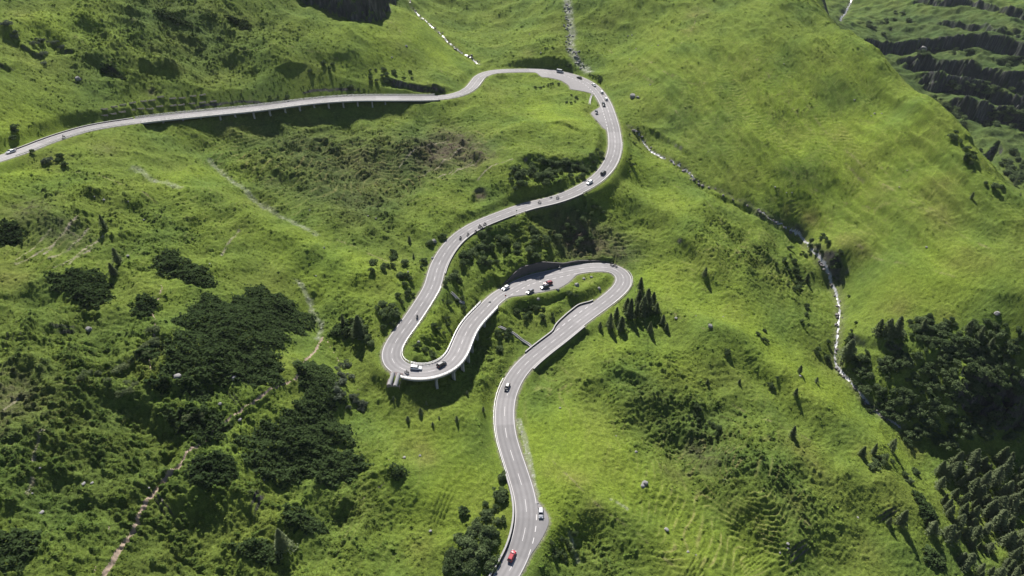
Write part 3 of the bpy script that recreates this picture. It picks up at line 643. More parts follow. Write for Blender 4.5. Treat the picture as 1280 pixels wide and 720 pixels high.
def viaduct(span_, label, piers, inner):
    a, b = span_; m_ = (a+b)//2
    t = empty('road_viaduct', RW[m_]-[0, 0, 6], 0, label, 'viaduct')
    inv = lambda V: np.asarray(V)-np.array(t.location)
    hw = HW[a:b+1, 0]; hr = HW[a:b+1, 1]
    V, F_ = sect(a, b, [(-hr-.55, .22), (-hr-.55, -.9), (hw-1.0, -1.15), (hw+.7, -.6), (hw+.7, .22), (hw+.3, .22), (hw+.3, -.12), (-hr-.2, -.12), (-hr-.2, .22)])
    mesh('deck', inv(V), F_, M['concrete'], t)
    V, F_ = join(rail_parts(a, b, 0, .5)); mesh('railing', inv(V), F_, M['steel'], t)
    V, F_ = join(rail_parts(a, b, 1, .38)); mesh('railing', inv(V), F_, M['steel'], t)
    for i in piers:
        for off, top, wd in [(hw[i-a]-.9, -1.1, .55)]+([(-2.4, -.95, .55)] if inner else []):
            p = RW[i, :2]+NL[i]*off; g = gz(*p)-1.2; ht = RW[i, 2]+top-g
            if ht < .6: continue
            n3_ = np.r_[NL[i], 0]; t3 = np.r_[TG[i], 0]
            Vp = []
            for z_, k in ((g, 1.25), (g+ht*.75, 1.0), (g+ht, 1.0)):
                o_ = .9 if z_ > g+ht*.9 else 0
                Vp += [np.r_[p, z_]+sx*n3_*(wd*k+o_)+sy*t3*.42*k for sx, sy in ((-1,-1),(1,-1),(1,1),(-1,1))]
            Fp = [(0,1,2,3)[::-1], (8,9,10,11)]+[(4*l+j, 4*l+(j+1) % 4, 4*l+4+(j+1) % 4, 4*l+4+j) for l in range(2) for j in range(4)]
            mesh('pier', inv(np.array(Vp)), Fp, M['concrete'], t)
    return t
def by_x(span_, xs): return [int(span_[0]+np.argmin(np.abs(RPX[span_[0]:span_[1]]-x))) for x in xs]
viaduct(VIA_UP, 'long grey concrete viaduct on short piers along the upper left slope', by_x(VIA_UP, (202,226,249,271,292,314,334,353,372,390,409,427,446,464,482)), False)
lowp = [near_px(*p) for p in ((540,463),(559,455),(569,445),(575,434),(580,421),(587,408),(597,396))]
viaduct(VIA_LOW, 'curved concrete viaduct on tall piers carrying the lower left hairpin', lowp, True)

def strip_wall(a, b, side, gap, top, bottom, w, mat, name, label, cat, cap=True):
    """a wall that follows the road edge; top / bottom are arrays or numbers relative to the road"""
    s_ = 1 if side == 0 else -1; n = b-a+1
    o0 = s_*(HW[a:b+1, side]+gap); o1 = o0+s_*w
    top = np.broadcast_to(top, n); bottom = np.broadcast_to(bottom, n)
    c = RW[(a+b)//2]
    t = empty(name, c, 0, label, cat)
    V, F_ = sect(a, b, [(o0, bottom), (o1, bottom), (o1, top), (o0, top)])
    mesh('masonry', V-np.array(t.location), F_, mat, t)
    if cap:
        V, F_ = sect(a, b, [(o0-s_*.08, top+.003), (o1+s_*.08, top+.003), (o1+s_*.08, top+.14), (o0-s_*.08, top+.14)])
        mesh('coping', V-np.array(t.location), F_, M['concrete'], t)
    return t
def ends(n, e): k = np.arange(n); return np.minimum(1, np.minimum(k, n-1-k)/e)
a, b = W_UP; strip_wall(a, b, 1, .36, .45, -6.5*ends(b-a+1, 8)-.8, .6, M['stone'], 'retaining_wall', 'dark stone retaining wall carrying the middle bend above the shrubs', 'wall')
a, b = W_LOW; strip_wall(a, b, 1, .36, .35, -5.0*ends(b-a+1, 8)-.8, .6, M['stone'], 'retaining_wall', 'dark stone retaining wall under the lowest straight, right of the layby', 'wall')
a, b = W_CUT; n = b-a+1
def ground_at(i, off): 
    p = RW[i, :2]+NL[i]*off; return gz(*p)-RW[i, 2]
top = np.array([ground_at(i, -(HW[i, 1]+2.6)) for i in range(a, b+1)])
for _ in range(8): top[1:-1] = (top[:-2]+top[1:-1]*2+top[2:])/4
top = np.clip(top+.1, .3, 5.0)*np.clip(ends(n, 14), .12, 1)
strip_wall(a, b, 1, .95, top, -1.0, .7, M['stone'], 'retaining_wall', 'tall dark stone retaining wall on the hill side of the right hairpin', 'wall', False)
a, b = span((606,745), (652,592)); strip_wall(a, b, 0, .36, .95, -2.5, .45, M['stone'], 'parapet_wall', 'low dark stone parapet along the left edge of the bottom road', 'parapet')
a, b = span((666,447), (747,377)); strip_wall(a, b, 0, .36, .6, -1.5, .35, M['stone'], 'parapet_wall', 'low dark stone parapet beside the layby below the right hairpin', 'parapet')
a, b = span((544,342), (640,264)); strip_wall(a, b, 1, .36, .45, -1.2, .3, M['stone'], 'parapet_wall', 'low stone kerb wall on the left edge below the middle bend', 'parapet')
a, b = span((170,152), (25,190)); strip_wall(a, b, 1, .36, .4, -1.0, .3, M['stone'], 'parapet_wall', 'low stone kerb wall on the hill side at the far left', 'parapet')
def guard(p, q, side, label, step=3):
    a, b = span(p, q); c = RW[(a+b)//2]; t = empty('guard_rail', c, 0, label, 'guard rail')
    s_ = 1 if side == 0 else -1; off = s_*(HW[a:b+1, side]+.32)
    V, F_ = sect(a, b, [(off-.04, .45), (off+.04, .45), (off+.04, .75), (off-.04, .75)])
    mesh('rail', V-c, F_, M['steel'], t)
    for i in range(a, b+1, max(step, (b-a)//95+1)):
        V, F_ = post(i, s_*(HW[i, side]+.42), -.6, .7, .06); mesh('post', V-c, F_, M['steel'], t)
guard((652,590), (640,478), 0, 'steel guard rail on the left edge of the bottom road above the parapet')
guard((505,462), (541,358), 1, 'steel guard rail round the outside of the lower left hairpin')
guard((722,239), (770,178), 1, 'steel guard rail on the outer edge of the road above the retaining wall')
guard((757,376), (777,341), 1, 'steel guard rail round the outside of the right hairpin')
guard((602,95), (560,121), 0, 'steel guard rail at the small kink before the upper viaduct')
guard((165,152), (10,196), 0, 'steel guard rail on the valley edge at the far left')
# concrete lined ditches
def ditch(pxs, w, label):
    P = resample(wpoly(pxs, Z), .8); T = np.gradient(P[:, :2], axis=0); T /= np.linalg.norm(T, axis=1)[:, None]; nn = np.stack([-T[:, 1], T[:, 0]], 1)
    z = P[:, 2]+CZ; z = np.convolve(np.pad(z, 3, 'edge'), np.ones(7)/7, 'valid')+.12
    prof = [(-w-.25, -.5), (-w-.25, .3), (-w, .3), (-w*.6, -.12), (w*.6, -.12), (w, .3), (w+.25, .3), (w+.25, -.5)]
    V = np.stack([np.c_[P[:, :2]+nn*o_, z+h_] for o_, h_ in prof], 1); m = len(prof); n = len(P); c = V[n//2, 3].copy()
    F_ = [(i*m+j, (i+1)*m+j, (i+1)*m+j+1, i*m+j+1) for i in range(n-1) for j in range(m-1)]
    o = mesh('drainage_ditch', V.reshape(-1, 3)-c, F_, M['concrete']); o.location = c; setp(o, label, 'ditch')
ditch([(623,408),(632,412),(642,417),(652,425),(661,431),(666,436)], .35, 'pale concrete ditch running from the shrubs down to the lowest straight')
ditch([(561,362),(568,370),(575,377),(581,380)], .4, 'short pale concrete ditch inside the lower left hairpin')
ditch([(741,117),(739,121),(737.5,126),(737,131)], .35, 'thin pale concrete ditch below the layby of the upper loop')
# paired pipe outlet below the left hairpin
P = hit(493, 473)[0]; t = empty('storm_drain_outlet', (P[0], P[1]-.5, P[2]+CZ-1.5), R(-12), 'stone apron with two pale concrete chutes below the lower left hairpin', 'drain outlet')
Vb, Fb = join([box((0,.6,.2),(2.6,0,0),(0,2.6,1.2),(0,0,1.0))]); mesh('stone_apron', Vb, Fb, matte('pinkish_stone', (.26,.21,.2), .9, .3, 1.5, .4), t)
for x in (-1.2, 1.2):
    V = []; F_ = []; k = 10
    for yy, zz_ in ((-2.6, .2), (2.4, 2.2)):
        for r_ in (.85, .65):
            V += [(x+r_*math.cos(math.pi*j/k), yy, zz_+r_*math.sin(math.pi*j/k)*1.0) for j in range(k+1)]
    q = k+1
    for j in range(k): F_ += [(j, j+1, 2*q+j+1, 2*q+j), (q+j, q+j+1, 3*q+j+1, 3*q+j), (j, j+1, q+j+1, q+j)]
    mesh('chute', V, F_, M['concrete'], t)
# ---- snow fences above the upper viaduct
wood = matte('weathered_timber', (.20, .185, .16), .9, .25, 3)
fpx = [(138,137),(143,134.5),(154,132),(166,129.5),(180,127.5),(190,126.5),(201,122),(216,124),(228,123.5),(241.5,121),(253.5,119.5),
       (131,145.5),(141.5,143.5),(153,141),(165,138.5),(176,137),(188,137),(200,134),(217,132.8),(227,132),(240,130.5),(253.5,129),(267,127.7)]
fpx[0] = (130.5,137.5)
P = hit([p[0] for p in fpx], [p[1] for p in fpx], Z)
proto = None
for k, p in enumerate(P):
    row = 'upper' if k < 11 else 'lower'
    lab = {0: 'small timber snow fence, leftmost of the upper row', 10: 'small timber snow fence, rightmost of the upper row', 11: 'small timber snow fence, leftmost of the lower row', 22: 'small timber snow fence, rightmost of the lower row'}.get(k, 'small timber snow fence in the %s row above the viaduct' % row)
    t = empty('snow_fence', (p[0], p[1], p[2]+CZ-.1), R(RNG.uniform(14, 34)), lab, 'snow fence', 'snow fences of the %s row' % row)
    if proto is None:
        kids = []
        Vb, Fb = join([box((0,-.02*j,.25+.3*j),(1.75,0,0),(0,.06,0),(0,0,.11)) for j in range(3)]); kids.append(mesh('boards', Vb, Fb, wood, t))
        for x in (-1.2, 1.2):
            Vb, Fb = box((x,.12,.35),(.08,0,0),(0,.08,0),(0,0,.75)); kids.append(mesh('post', Vb, Fb, wood, t))
            Vb, Fb = box((x,.6,.3),(.06,0,0),(0,.45,-.45),(0,.05,.05)); kids.append(mesh('brace', Vb, Fb, wood, t))
        proto = kids
    else:
        for c in proto:
            d_ = c.copy(); COL.objects.link(d_); d_.parent = t
# ---- boulders
def rockmesh(name, seed, n=3):
    import bmesh
    bm = bmesh.new(); bmesh.ops.create_icosphere(bm, subdivisions=n, radius=1); r_ = np.random.default_rng(seed)
    pl = [(v/np.linalg.norm(v), r_.uniform(.55, .85)) for v in r_.normal(size=(12, 3))]
    for v in bm.verts:
        c = np.array(v.co)
        for nrm, d_ in pl:
            e = c @ nrm
            if e > d_: c = c-nrm*(e-d_)*.9
        v.co = c*(1+r_.normal()*.02)
    me = bpy.data.meshes.new(name); bm.to_mesh(me); bm.free(); me.materials.append(M['rock']); return me
M['rock'] = matte('grey_rock', (.20, .195, .19), .9, .4, 1.2, .8)
rmesh = [rockmesh('boulder', s_) for s_ in (1, 2, 3, 4)]
def boulder(px, py, s_, label, group=None, k=0):
    p = hit(px, py, Z)[0]; o = bpy.data.objects.new('boulder', rmesh[k % 4]); COL.objects.link(o)
    o.location = (p[0], p[1], p[2]+CZ+s_*.15); o.scale = (s_, s_*RNG.uniform(.7, .95), s_*RNG.uniform(.55, .75)); o.rotation_euler = (0, 0, RNG.uniform(0, 6.2)); setp(o, label, 'boulder', group)
boulder(791, 121, 2.9, 'large grey boulder alone on the meadow right of the upper loop')
boulder(797, 122, 1.6, 'small grey boulder touching the large one right of the upper loop')
boulder(813, 106, .8, 'pale small boulder on the meadow above the large one')
boulder(730, 349, 1.1, 'pale boulder near the kerb inside the right hairpin, leftmost of a pair'); boulder(739, 347, 1.2, 'pale boulder near the kerb inside the right hairpin, right one of a pair')
boulder(721, 357, 1.6, 'tall pale boulder on the grass between layby and right hairpin'); boulder(749, 361, 1.1, 'flat pale boulder at the lower edge inside the right hairpin')
boulder(697, 362, 1.2, 'white boulder at the edge of the layby beside the parked cars'); boulder(673, 374, 1.0, 'flat grey boulder in the grass below the parked cars')
boulder(523, 428, 1.0, 'pale flat boulder in the grass inside the lower left hairpin'); boulder(541, 323, .0001+1.0, 'pale boulder on the right verge below the middle bend')
boulder(543, 302, 1.6, 'grey boulder among the shrubs left of the middle bend'); boulder(888, 408, 1.6, 'flat grey boulder beside a dark shrub right of the grove')
boulder(508, 58, 1.2, 'small dark boulder on the bright slope left of the high stream'); boulder(490, 72, .8, 'smallest dark boulder on the bright slope left of the high stream')
boulder(98, 99, 1.8, 'pinkish grey boulder on the slope above the snow fences'); boulder(112, 412, 1.6, 'grey boulder on the left slope below the round thicket')
boulder(833, 662, 1.1, 'grey boulder on the meadow right of the bottom layby'); boulder(293, 473, 1.4, 'grey boulder showing through the big dark thicket'); boulder(220, 472, 2.0, 'pale split boulder on the left rim of the big dark thicket')
boulder(806, 604, 1.5, 'upper grey boulder of the pair in the rough meadow'); boulder(804, 608, 1.2, 'lower grey boulder of the pair in the rough meadow'); boulder(612, 378, .9, 'small stone by the shrubs inside the lower viaduct')
boulder(1246, 392, 1.6, 'dark boulder on the bright meadow above the gorge'); boulder(1153, 62, 6, 'huge isolated rock on the far rock band')
spx = np.array([(708+RNG.normal()*2.6+4*f+(12*f if f > .75 else 0), -2+88*f) for f in RNG.uniform(0, 1, 70)])
for k, (px, py) in enumerate(spx): boulder(px, py, float(RNG.uniform(.45, 1.25)), 'pale stone in the dry gully above the upper loop', 'stones of the dry gully', k)
mpx = [(785,45),(790,44),(795,61),(815,57),(823,57),(787,74),(676,66),(662,43),(700,104),(980,80),(1068,125),(1089,145),(1093,142),(1102,142),(969,234),(983,241),(990,241),(1134,213),(1158,309),(1124,234),(850,205),(885,190),(115,604),(105,605),(50,585),(40,617),(52,641),(186,610),(330,600),(525,570),(505,572),(538,664),(870,694),(860,690),(985,680),(1072,647),(985,686),(975,691),
       (510,340),(395,345),(405,310),(387,263),(470,273),(460,270),(180,275),(118,246),(160,252),(1000,470),(870,395),(904,396),(845,398),(700,510),(770,545),(795,565),(160,320),(262,330),(130,250),(300,525),(275,505)]
for k, (px, py) in enumerate(mpx): boulder(px, py, float(RNG.uniform(.4, .85)), 'small pale stone scattered on the open meadow', 'loose stones on the meadows', k)

bpx = []
for s_, n_ in zip(STREAM[:4], (22, 18, 10, 46)):
    q_ = np.array(s_, float); tt = RNG.uniform(0, len(q_)-1.001, n_); i_ = tt.astype(int); f_ = (tt-i_)[:, None]; c_ = q_[i_]*(1-f_)+q_[i_+1]*f_+RNG.normal(size=(n_, 2))*np.array([2.2, 1.4]); bpx += [(x, y, str(s_[0])) for x, y in c_]
M['wet'] = matte('wet_rock', (.11, .10, .098), .6, .45, 1.2, .8); wmesh = [m_.copy() for m_ in rmesh]
for m_ in wmesh: m_.materials[0] = M['wet']
for k, (px, py, key) in enumerate(bpx):
    top_ = py < 90
    boulder(px, py, float(RNG.uniform(.45, 1.2)), 'dark wet stone in the bed of the stream '+('high above the upper loop' if top_ else 'down the right hand slope'), 'stones in the stream bed '+('at the top' if top_ else 'on the right'), k)
    o_ = COL.objects[-1]; o_.data = wmesh[k % 4]
# ------------------------------------------------------------------ vegetation
def leaves(c, n, size, g, aspect=.6, jit=.75):
    """leaf-sized quads centred at the rows of c, random facing (normals n biased), returns V, F arrays"""
    k = len(c)
    a = g.normal(size=(k, 3)); nn = n+a*jit; nn /= np.linalg.norm(nn, axis=1)[:, None]+1e-9
    t = np.cross(nn, g.normal(size=(k, 3))); t /= np.linalg.norm(t, axis=1)[:, None]+1e-9; b = np.cross(nn, t)
    s = (size*g.uniform(.6, 1.25, k))[:, None] if np.isscalar(size) else size[:, None]
    t = t*s; b = b*s*aspect
    V = np.stack([c-t, c-b*.9+nn*s*.12, c+t, c+b*.9+nn*s*.12], 1).reshape(-1, 3)
    F_ = np.arange(k*4).reshape(k, 4)
    return V, F_
def mk(name, V, F_, mat):
    me = bpy.data.meshes.new(name); nf = len(F_); k = F_.shape[1]
    me.vertices.add(len(V)); me.vertices.foreach_set('co', np.asarray(V, np.float32).ravel()); me.loops.add(nf*k); me.loops.foreach_set('vertex_index', F_.astype(np.int32).ravel())
    me.polygons.add(nf); me.polygons.foreach_set('loop_start', np.arange(0, nf*k, k, dtype=np.int32)); me.polygons.foreach_set('loop_total', np.full(nf, k, np.int32)); me.update(calc_edges=True)
    me.materials.append(mat); return me
M['alder'] = leafmat('alder_leaves', (.060, .092, .036), (.145, .190, .085), .38)
M['willow'] = leafmat('willow_leaves', (.075, .095, .065), (.150, .175, .120), .25)
M['needle'] = leafmat('spruce_needles', (.105, .138, .066), (.190, .225, .110), .5)
M['larch'] = leafmat('larch_needles', (.160, .200, .105), (.250, .290, .155), .6)
M['mugo'] = leafmat('dwarf_pine_needles', (.024, .040, .015), (.052, .078, .028), .2, .25)
M['bark'] = matte('bark', (.09, .07, .055), .95, .3, 3)
def bushmesh(name, seed, mat, n=520, leaf=.34, flat=.8):
    """radius about 1, several uneven lobes"""
    g = np.random.default_rng(seed); C_ = []; N_ = []
    lob = [(np.array([0, 0, .5]), .62)]+[(np.r_[g.normal(size=2)*.42, g.uniform(.3, .85)], g.uniform(.28, .5)) for _ in range(6)]
    tot = sum(r*r for _, r in lob)
    for c, r in lob:
        k = int(n*r*r/tot); d = g.normal(size=(k, 3)); d /= np.linalg.norm(d, axis=1)[:, None]; d[:, 2] = np.where(d[:, 2] < -.4, -d[:, 2], d[:, 2])
        q = c+d*(r*g.uniform(.72, 1.08, k))[:, None]*np.array([1, 1, flat]); C_.append(q); N_.append(d)
    C_ = np.vstack(C_); N_ = np.vstack(N_); C_[:, 2] = np.maximum(C_[:, 2], -.12)
    V, F_ = leaves(C_, N_, leaf*.5, g); return mk(name, V, F_, mat)
BM = {'alder': [bushmesh('alder_shrub', s_, M['alder'], 520, .30) for s_ in range(10, 15)], 'willow': [bushmesh('willow_shrub', s_, M['willow'], 480, .28) for s_ in range(20, 23)],
      'dark': [bushmesh('dark_shrub', s_, M['needle'], 460, .27, .7) for s_ in range(30, 33)]}
def place_ground(px, py, sink=.25):
    P = hit(px, py, Z); P[:, 2] += CZ; return P
def clear_of_road(P, r=1.0):
    out = []
    for p in P:
        d2 = ((RD[:, :2]-p[:2])**2).sum(1); i = int(d2.argmin()); off = float(np.dot(p[:2]-RD[i, :2], NL[i])); hw = HW[i, 0 if off > 0 else 1]
        out.append(math.sqrt(d2[i]) > hw+.5+r)
    return np.array(out)
def bush(p, s_, kind, label, group, zs=1.0, k=None):
    lst = BM[kind]; me = lst[int(RNG.integers(len(lst))) if k is None else k]
    o = bpy.data.objects.new({'alder': 'alder_shrub', 'willow': 'willow_shrub', 'dark': 'conifer_shrub'}[kind], me); COL.objects.link(o)
    o.location = (p[0], p[1], p[2]-.12*s_); o.scale = (s_*RNG.uniform(.85, 1.15), s_*RNG.uniform(.85, 1.15), s_*zs*RNG.uniform(.8, 1.15)); o.rotation_euler = (0, 0, RNG.uniform(0, 6.28))
    return setp(o, label, 'shrub', group)
ALD = []
def cluster(ells, smin, smax, kind, label, group, zs=1.0):
    for cx, cy, rx, ry, n in ells:
        a = RNG.uniform(0, 2*np.pi, n); r_ = np.sqrt(RNG.uniform(0, 1, n)); px = cx+np.cos(a)*r_*rx; py = cy+np.sin(a)*r_*ry
        P = place_ground(px, py); sz = smin+(smax-smin)*RNG.uniform(0, 1, n)**1.6
        ok = clear_of_road(P, 1.2)
        for p, s_, q in zip(P, sz, ok):
            if q and kind == 'alder': ALD.append((float(s_)/(p[1]*CP-(p[2]-CZ)*SP), p, float(s_), label, group))
            elif q: bush(p, float(s_), kind, label, group, zs)
cluster([(640,300,46,20,24), (690,290,32,14,12), (600,320,28,18,14), (568,345,14,22,8), (735,272,22,12,7), (725,298,14,12,6), (660,325,18,6,3)], 1.5, 3.4, 'alder', 'green alder shrub on the slope between the middle bend and the tall stone wall', 'alders between the middle bend and the stone wall')
cluster([(690,216,48,14,44), (648,226,12,12,9), (744,196,9,10,5)], 1.6, 3.2, 'alder', 'dark alder shrub under the knoll edge inside the upper loop', 'alders under the knoll of the upper loop')
cluster([(552,396,18,26,10), (575,380,12,12,5), (538,440,10,5,3), (522,432,5,8,2)], .9, 2.0, 'alder', 'shrub in the grass strip inside the lower left hairpin', 'shrubs inside the lower left hairpin')
cluster([(507,362,12,22,11), (482,398,18,18,12), (462,424,12,10,5), (500,325,14,14,6), (474,336,14,6,6), (530,330,8,8,3), (545,300,10,8,3)], 1.2, 2.8, 'alder', 'alder shrub on the bank left of the lower hairpin road', 'alders left of the lower hairpin road')
cluster([(660,392,26,9,11), (684,398,10,10,5), (712,371,12,4,3), (628,424,16,16,10), (612,398,6,14,5), (640,470,14,8,3)], 1.0, 2.2, 'alder', 'shrub on the green between the lower viaduct and the lowest straight', 'shrubs between lower viaduct and lowest straight')
cluster([(592,690,32,26,30), (612,652,18,22,14), (628,612,5,20,6), (568,708,16,12,7)], 1.4, 3.0, 'alder', 'alder tree-shrub in the belt along the bottom road, left of the parapet', 'alder belt left of the bottom road')
cluster([(430,470,10,14,7), (445,505,10,12,7), (425,490,8,8,4)], 1.2, 2.4, 'willow', 'grey green shrub in the gully between the dark thickets and the hairpin', 'grey shrubs in the gully left of the hairpin')
cluster([(1105,452,38,22,28), (1160,425,44,26,38), (1215,440,44,26,36), (1130,498,42,26,34), (1185,530,48,22,36), (1240,478,36,30,24), (1085,480,12,16,7), (1250,535,28,20,20), (1225,425,58,22,60), (1190,470,60,30,70), (1250,470,34,34,40), (1170,405,24,10,14), (1225,520,50,24,40), (1120,515,40,14,30), (1170,548,40,14,30), (1075,470,10,24,14)], 1.3, 3.0, 'alder', 'dense alder shrub on the shaded side of the stream gorge', 'alders of the stream gorge')
cluster([(995,335,26,30,26), (1022,300,14,14,8), (1062,405,8,36,9), (1030,440,12,16,7), (1000,390,14,14,5), (1046,333,9,20,14), (1015,312,14,10,8)], 1.0, 2.2, 'alder', 'scrub bush on the steep left bank of the stream', 'scrub on the left stream bank')
cluster([(712,83,24,3,9), (743,99,14,8,9), (752,110,4,6,3), (795,165,12,16,7), (786,205,5,12,6)], .8, 1.7, 'alder', 'low shrub along the outside verge of the upper loop', 'verge shrubs outside the upper loop')
cluster([(692,107,14,4,6), (715,125,14,6,6), (672,108,8,4,3)], .9, 1.8, 'alder', 'low shrub in the hollow inside the upper loop', 'shrubs in the hollow of the upper loop')
cluster([(500,98,26,9,14), (470,95,14,10,6), (400,84,18,8,6), (540,112,18,4,6), (440,112,26,4,7), (350,125,30,4,6)], 1.0, 2.4, 'alder', 'shrub on the rocky cutting above the upper viaduct', 'shrubs on the cutting above the upper viaduct')
cluster([(10,30,8,6,2), (16,46,10,5,2), (55,74,9,9,3), (76,58,10,8,3), (46,52,8,5,2)], 1.6, 2.8, 'willow', 'silvery willow shrub among the rocks at the top left', 'willows among the rocks at top left')
cluster([(78,202,18,6,7), (20,170,8,8,4), (45,190,12,3,4)], 1.2, 2.4, 'alder', 'dark shrub beside the road at the far left', 'shrubs beside the road at the far left'); cluster([(56,205,4,3,1)], 2.6, 2.7, 'willow', 'round silvery willow below the road at the far left', None)
cluster([(120,470,20,10,5), (160,485,14,10,6), (155,455,10,10,4), (190,420,10,14,5), (175,435,8,10,3), (245,520,10,4,3)], 1.0, 2.4, 'dark', 'dark conifer shrub at the left edge of the big thicket', 'conifer shrubs left of the big thicket')
cluster([(865,520,12,14,7), (890,535,8,12,6), (965,475,8,12,4), (950,420,14,10,5), (700,690,16,16,12), (720,665,8,8,3), (905,440,10,6,3)], .9, 1.9, 'alder', 'low shrub scattered on the rough meadow right of the bottom road', 'shrubs on the rough meadow right of the bottom road')
cluster([(1140,600,18,10,5), (1100,575,20,12,5), (1160,655,10,8,2), (1165,700,12,10,3), (1190,585,10,8,4)], 1.2, 2.6, 'alder', 'dark shrub on the spur at the lower right before the conifers', 'shrubs on the lower right spur')
cluster([(1215,195,14,12,8), (1240,235,12,10,4), (1195,175,6,10,3), (1278,225,3,6,2)], 1.6, 3.0, 'alder', 'shrub on the brow of the big slope at the right edge', 'shrubs on the brow of the big slope')
# far wood on the opposite valley side: one mass
def stuff(name, P, size, mat, n, leaf, kind='stuff', flat=.8):
    Vs = []; base = [bushmesh('tmp', 70+k, mat, n, leaf, flat) for k in range(3)]
    vb = []
    for me in base:
        a = np.empty(len(me.vertices)*3, np.float32); me.vertices.foreach_get('co', a); vb.append(a.reshape(-1, 3))
    for k, p in enumerate(P):
        th = RNG.uniform(0, 6.28); c_, s_ = math.cos(th), math.sin(th); v = vb[k % 3]*size[k]
        Vs.append(np.c_[v[:, 0]*c_-v[:, 1]*s_, v[:, 0]*s_+v[:, 1]*c_, v[:, 2]]+p)
    V = np.vstack(Vs); F_ = np.arange(len(V)).reshape(-1, 4); me = mk(name, V, F_, mat)
    o = bpy.data.objects.new(name, me); COL.objects.link(o); return setp(o, kind='stuff')
g = RNG; px = []; py = []
for cx, cy, rx, ry, n in [(1185,150,22,16,60), (1170,135,14,14,30), (1255,150,30,14,40), (1215,112,50,8,30), (1265,210,16,20,30), (1260,75,30,8,16), (1180,66,40,5,16), (1110,30,30,16,14)]:
    a = g.uniform(0, 6.28, n); r_ = np.sqrt(g.uniform(0, 1, n)); px += list(cx+np.cos(a)*r_*rx); py += list(cy+np.sin(a)*r_*ry)
P = place_ground(px, py); P = P[P[:, 1] > 480]
ALD.sort(key=lambda a: -a[0])
for _, p, s_, lab, grp in ALD[:296]: bush(p, s_, 'alder', lab, grp)
stuff('alder_undergrowth', np.array([a[1] for a in ALD[296:]]), [a[2] for a in ALD[296:]], M['alder'], 420, .32)
stuff('distant_wood', P, g.uniform(2.2, 4.5, len(P)), M['alder'], 220, .5)

# ---- conifers: tapered trunk, whorls of drooping boughs
def conifermesh(seed, mat, n=900, rad=.22, loose=.0):
    g = np.random.default_rng(seed); t = g.uniform(.06, 1, n)**.85; ang = g.uniform(0, 6.28, n)
    whorl = .75+.35*np.sin(t*55+g.uniform(0, 6))*(1-t); prof = rad*(1-t)**.68*whorl*(.8+.35*np.sin(ang*3+g.uniform(0, 6)))+.012
    r_ = prof*np.sqrt(g.uniform(.12, 1.05, n)); c = np.c_[np.cos(ang)*r_, np.sin(ang)*r_, t-.22*r_]
    nn = np.c_[np.cos(ang)*.6, np.sin(ang)*.6, np.full(n, .8)]
    V, F_ = leaves(c, nn, .055*(1-.45*t)*g.uniform(.7, 1.3, n), g, .55); return mk('crown', V, F_, mat)
def trunkmesh():
    V = []; F_ = []; 
    for z_, r_ in ((-.06, .022), (.3, .015), (.95, .003)): V += [(r_*math.cos(k*1.047), r_*math.sin(k*1.047), z_) for k in range(6)]
    for l in range(2): F_ += [(6*l+k, 6*l+(k+1) % 6, 6*l+6+(k+1) % 6, 6*l+6+k) for k in range(6)]
    me = bpy.data.meshes.new('trunk'); me.from_pydata(V, [], F_); me.materials.append(M['bark']); return me
CM = {'spruce': [conifermesh(s_, M['needle'], 1200, .31) for s_ in (1, 2, 3)], 'larch': [conifermesh(s_, M['larch'], 1150, .38) for s_ in (4, 5, 6)]}
TM = trunkmesh()
def conifer(p, h, kind, label, group=None):
    t = empty('conifer_tree' if kind == 'spruce' else 'larch_tree', (p[0], p[1], p[2]-.1), RNG.uniform(0, 6.28), label, 'tree', group)
    h *= RNG.uniform(.62, .98); w = RNG.uniform(.9, 1.45); t.scale = (h*w, h*w, h)
    for nm, me in (('trunk', TM), ('crown', CM[kind][int(RNG.integers(3))])):
        o = bpy.data.objects.new(nm, me); COL.objects.link(o); o.parent = t
    return t
def trees(lst, kind, label, group):
    P = place_ground([l[0] for l in lst], [l[1] for l in lst])
    for p, l in zip(P, lst): conifer(p, l[2], kind, label, group)
trees([(762,411,9.5), (776,412,11), (750,411,6), (787,398,13), (795,396,13), (803,395,12), (812,415,9.5), (808,385,13), (800,362,8), (820,392,9), (816,378,10), (783,390,9), (828,404,6), (770,398,7), (798,380,11), (833,412,5)], 'spruce', 'dark conifer in the small grove just right of the right hairpin', 'grove right of the right hairpin')
trees([(492,500,2.6), (510,526,3), (526,517,3.4), (533,506,2.6), (549,523,2), (571,526,2.8), (604,514,3.2), (584,493,2.6), (541,531,2.2)], 'larch', 'young conifer on the grass below the curved viaduct', 'young conifers below the curved viaduct')
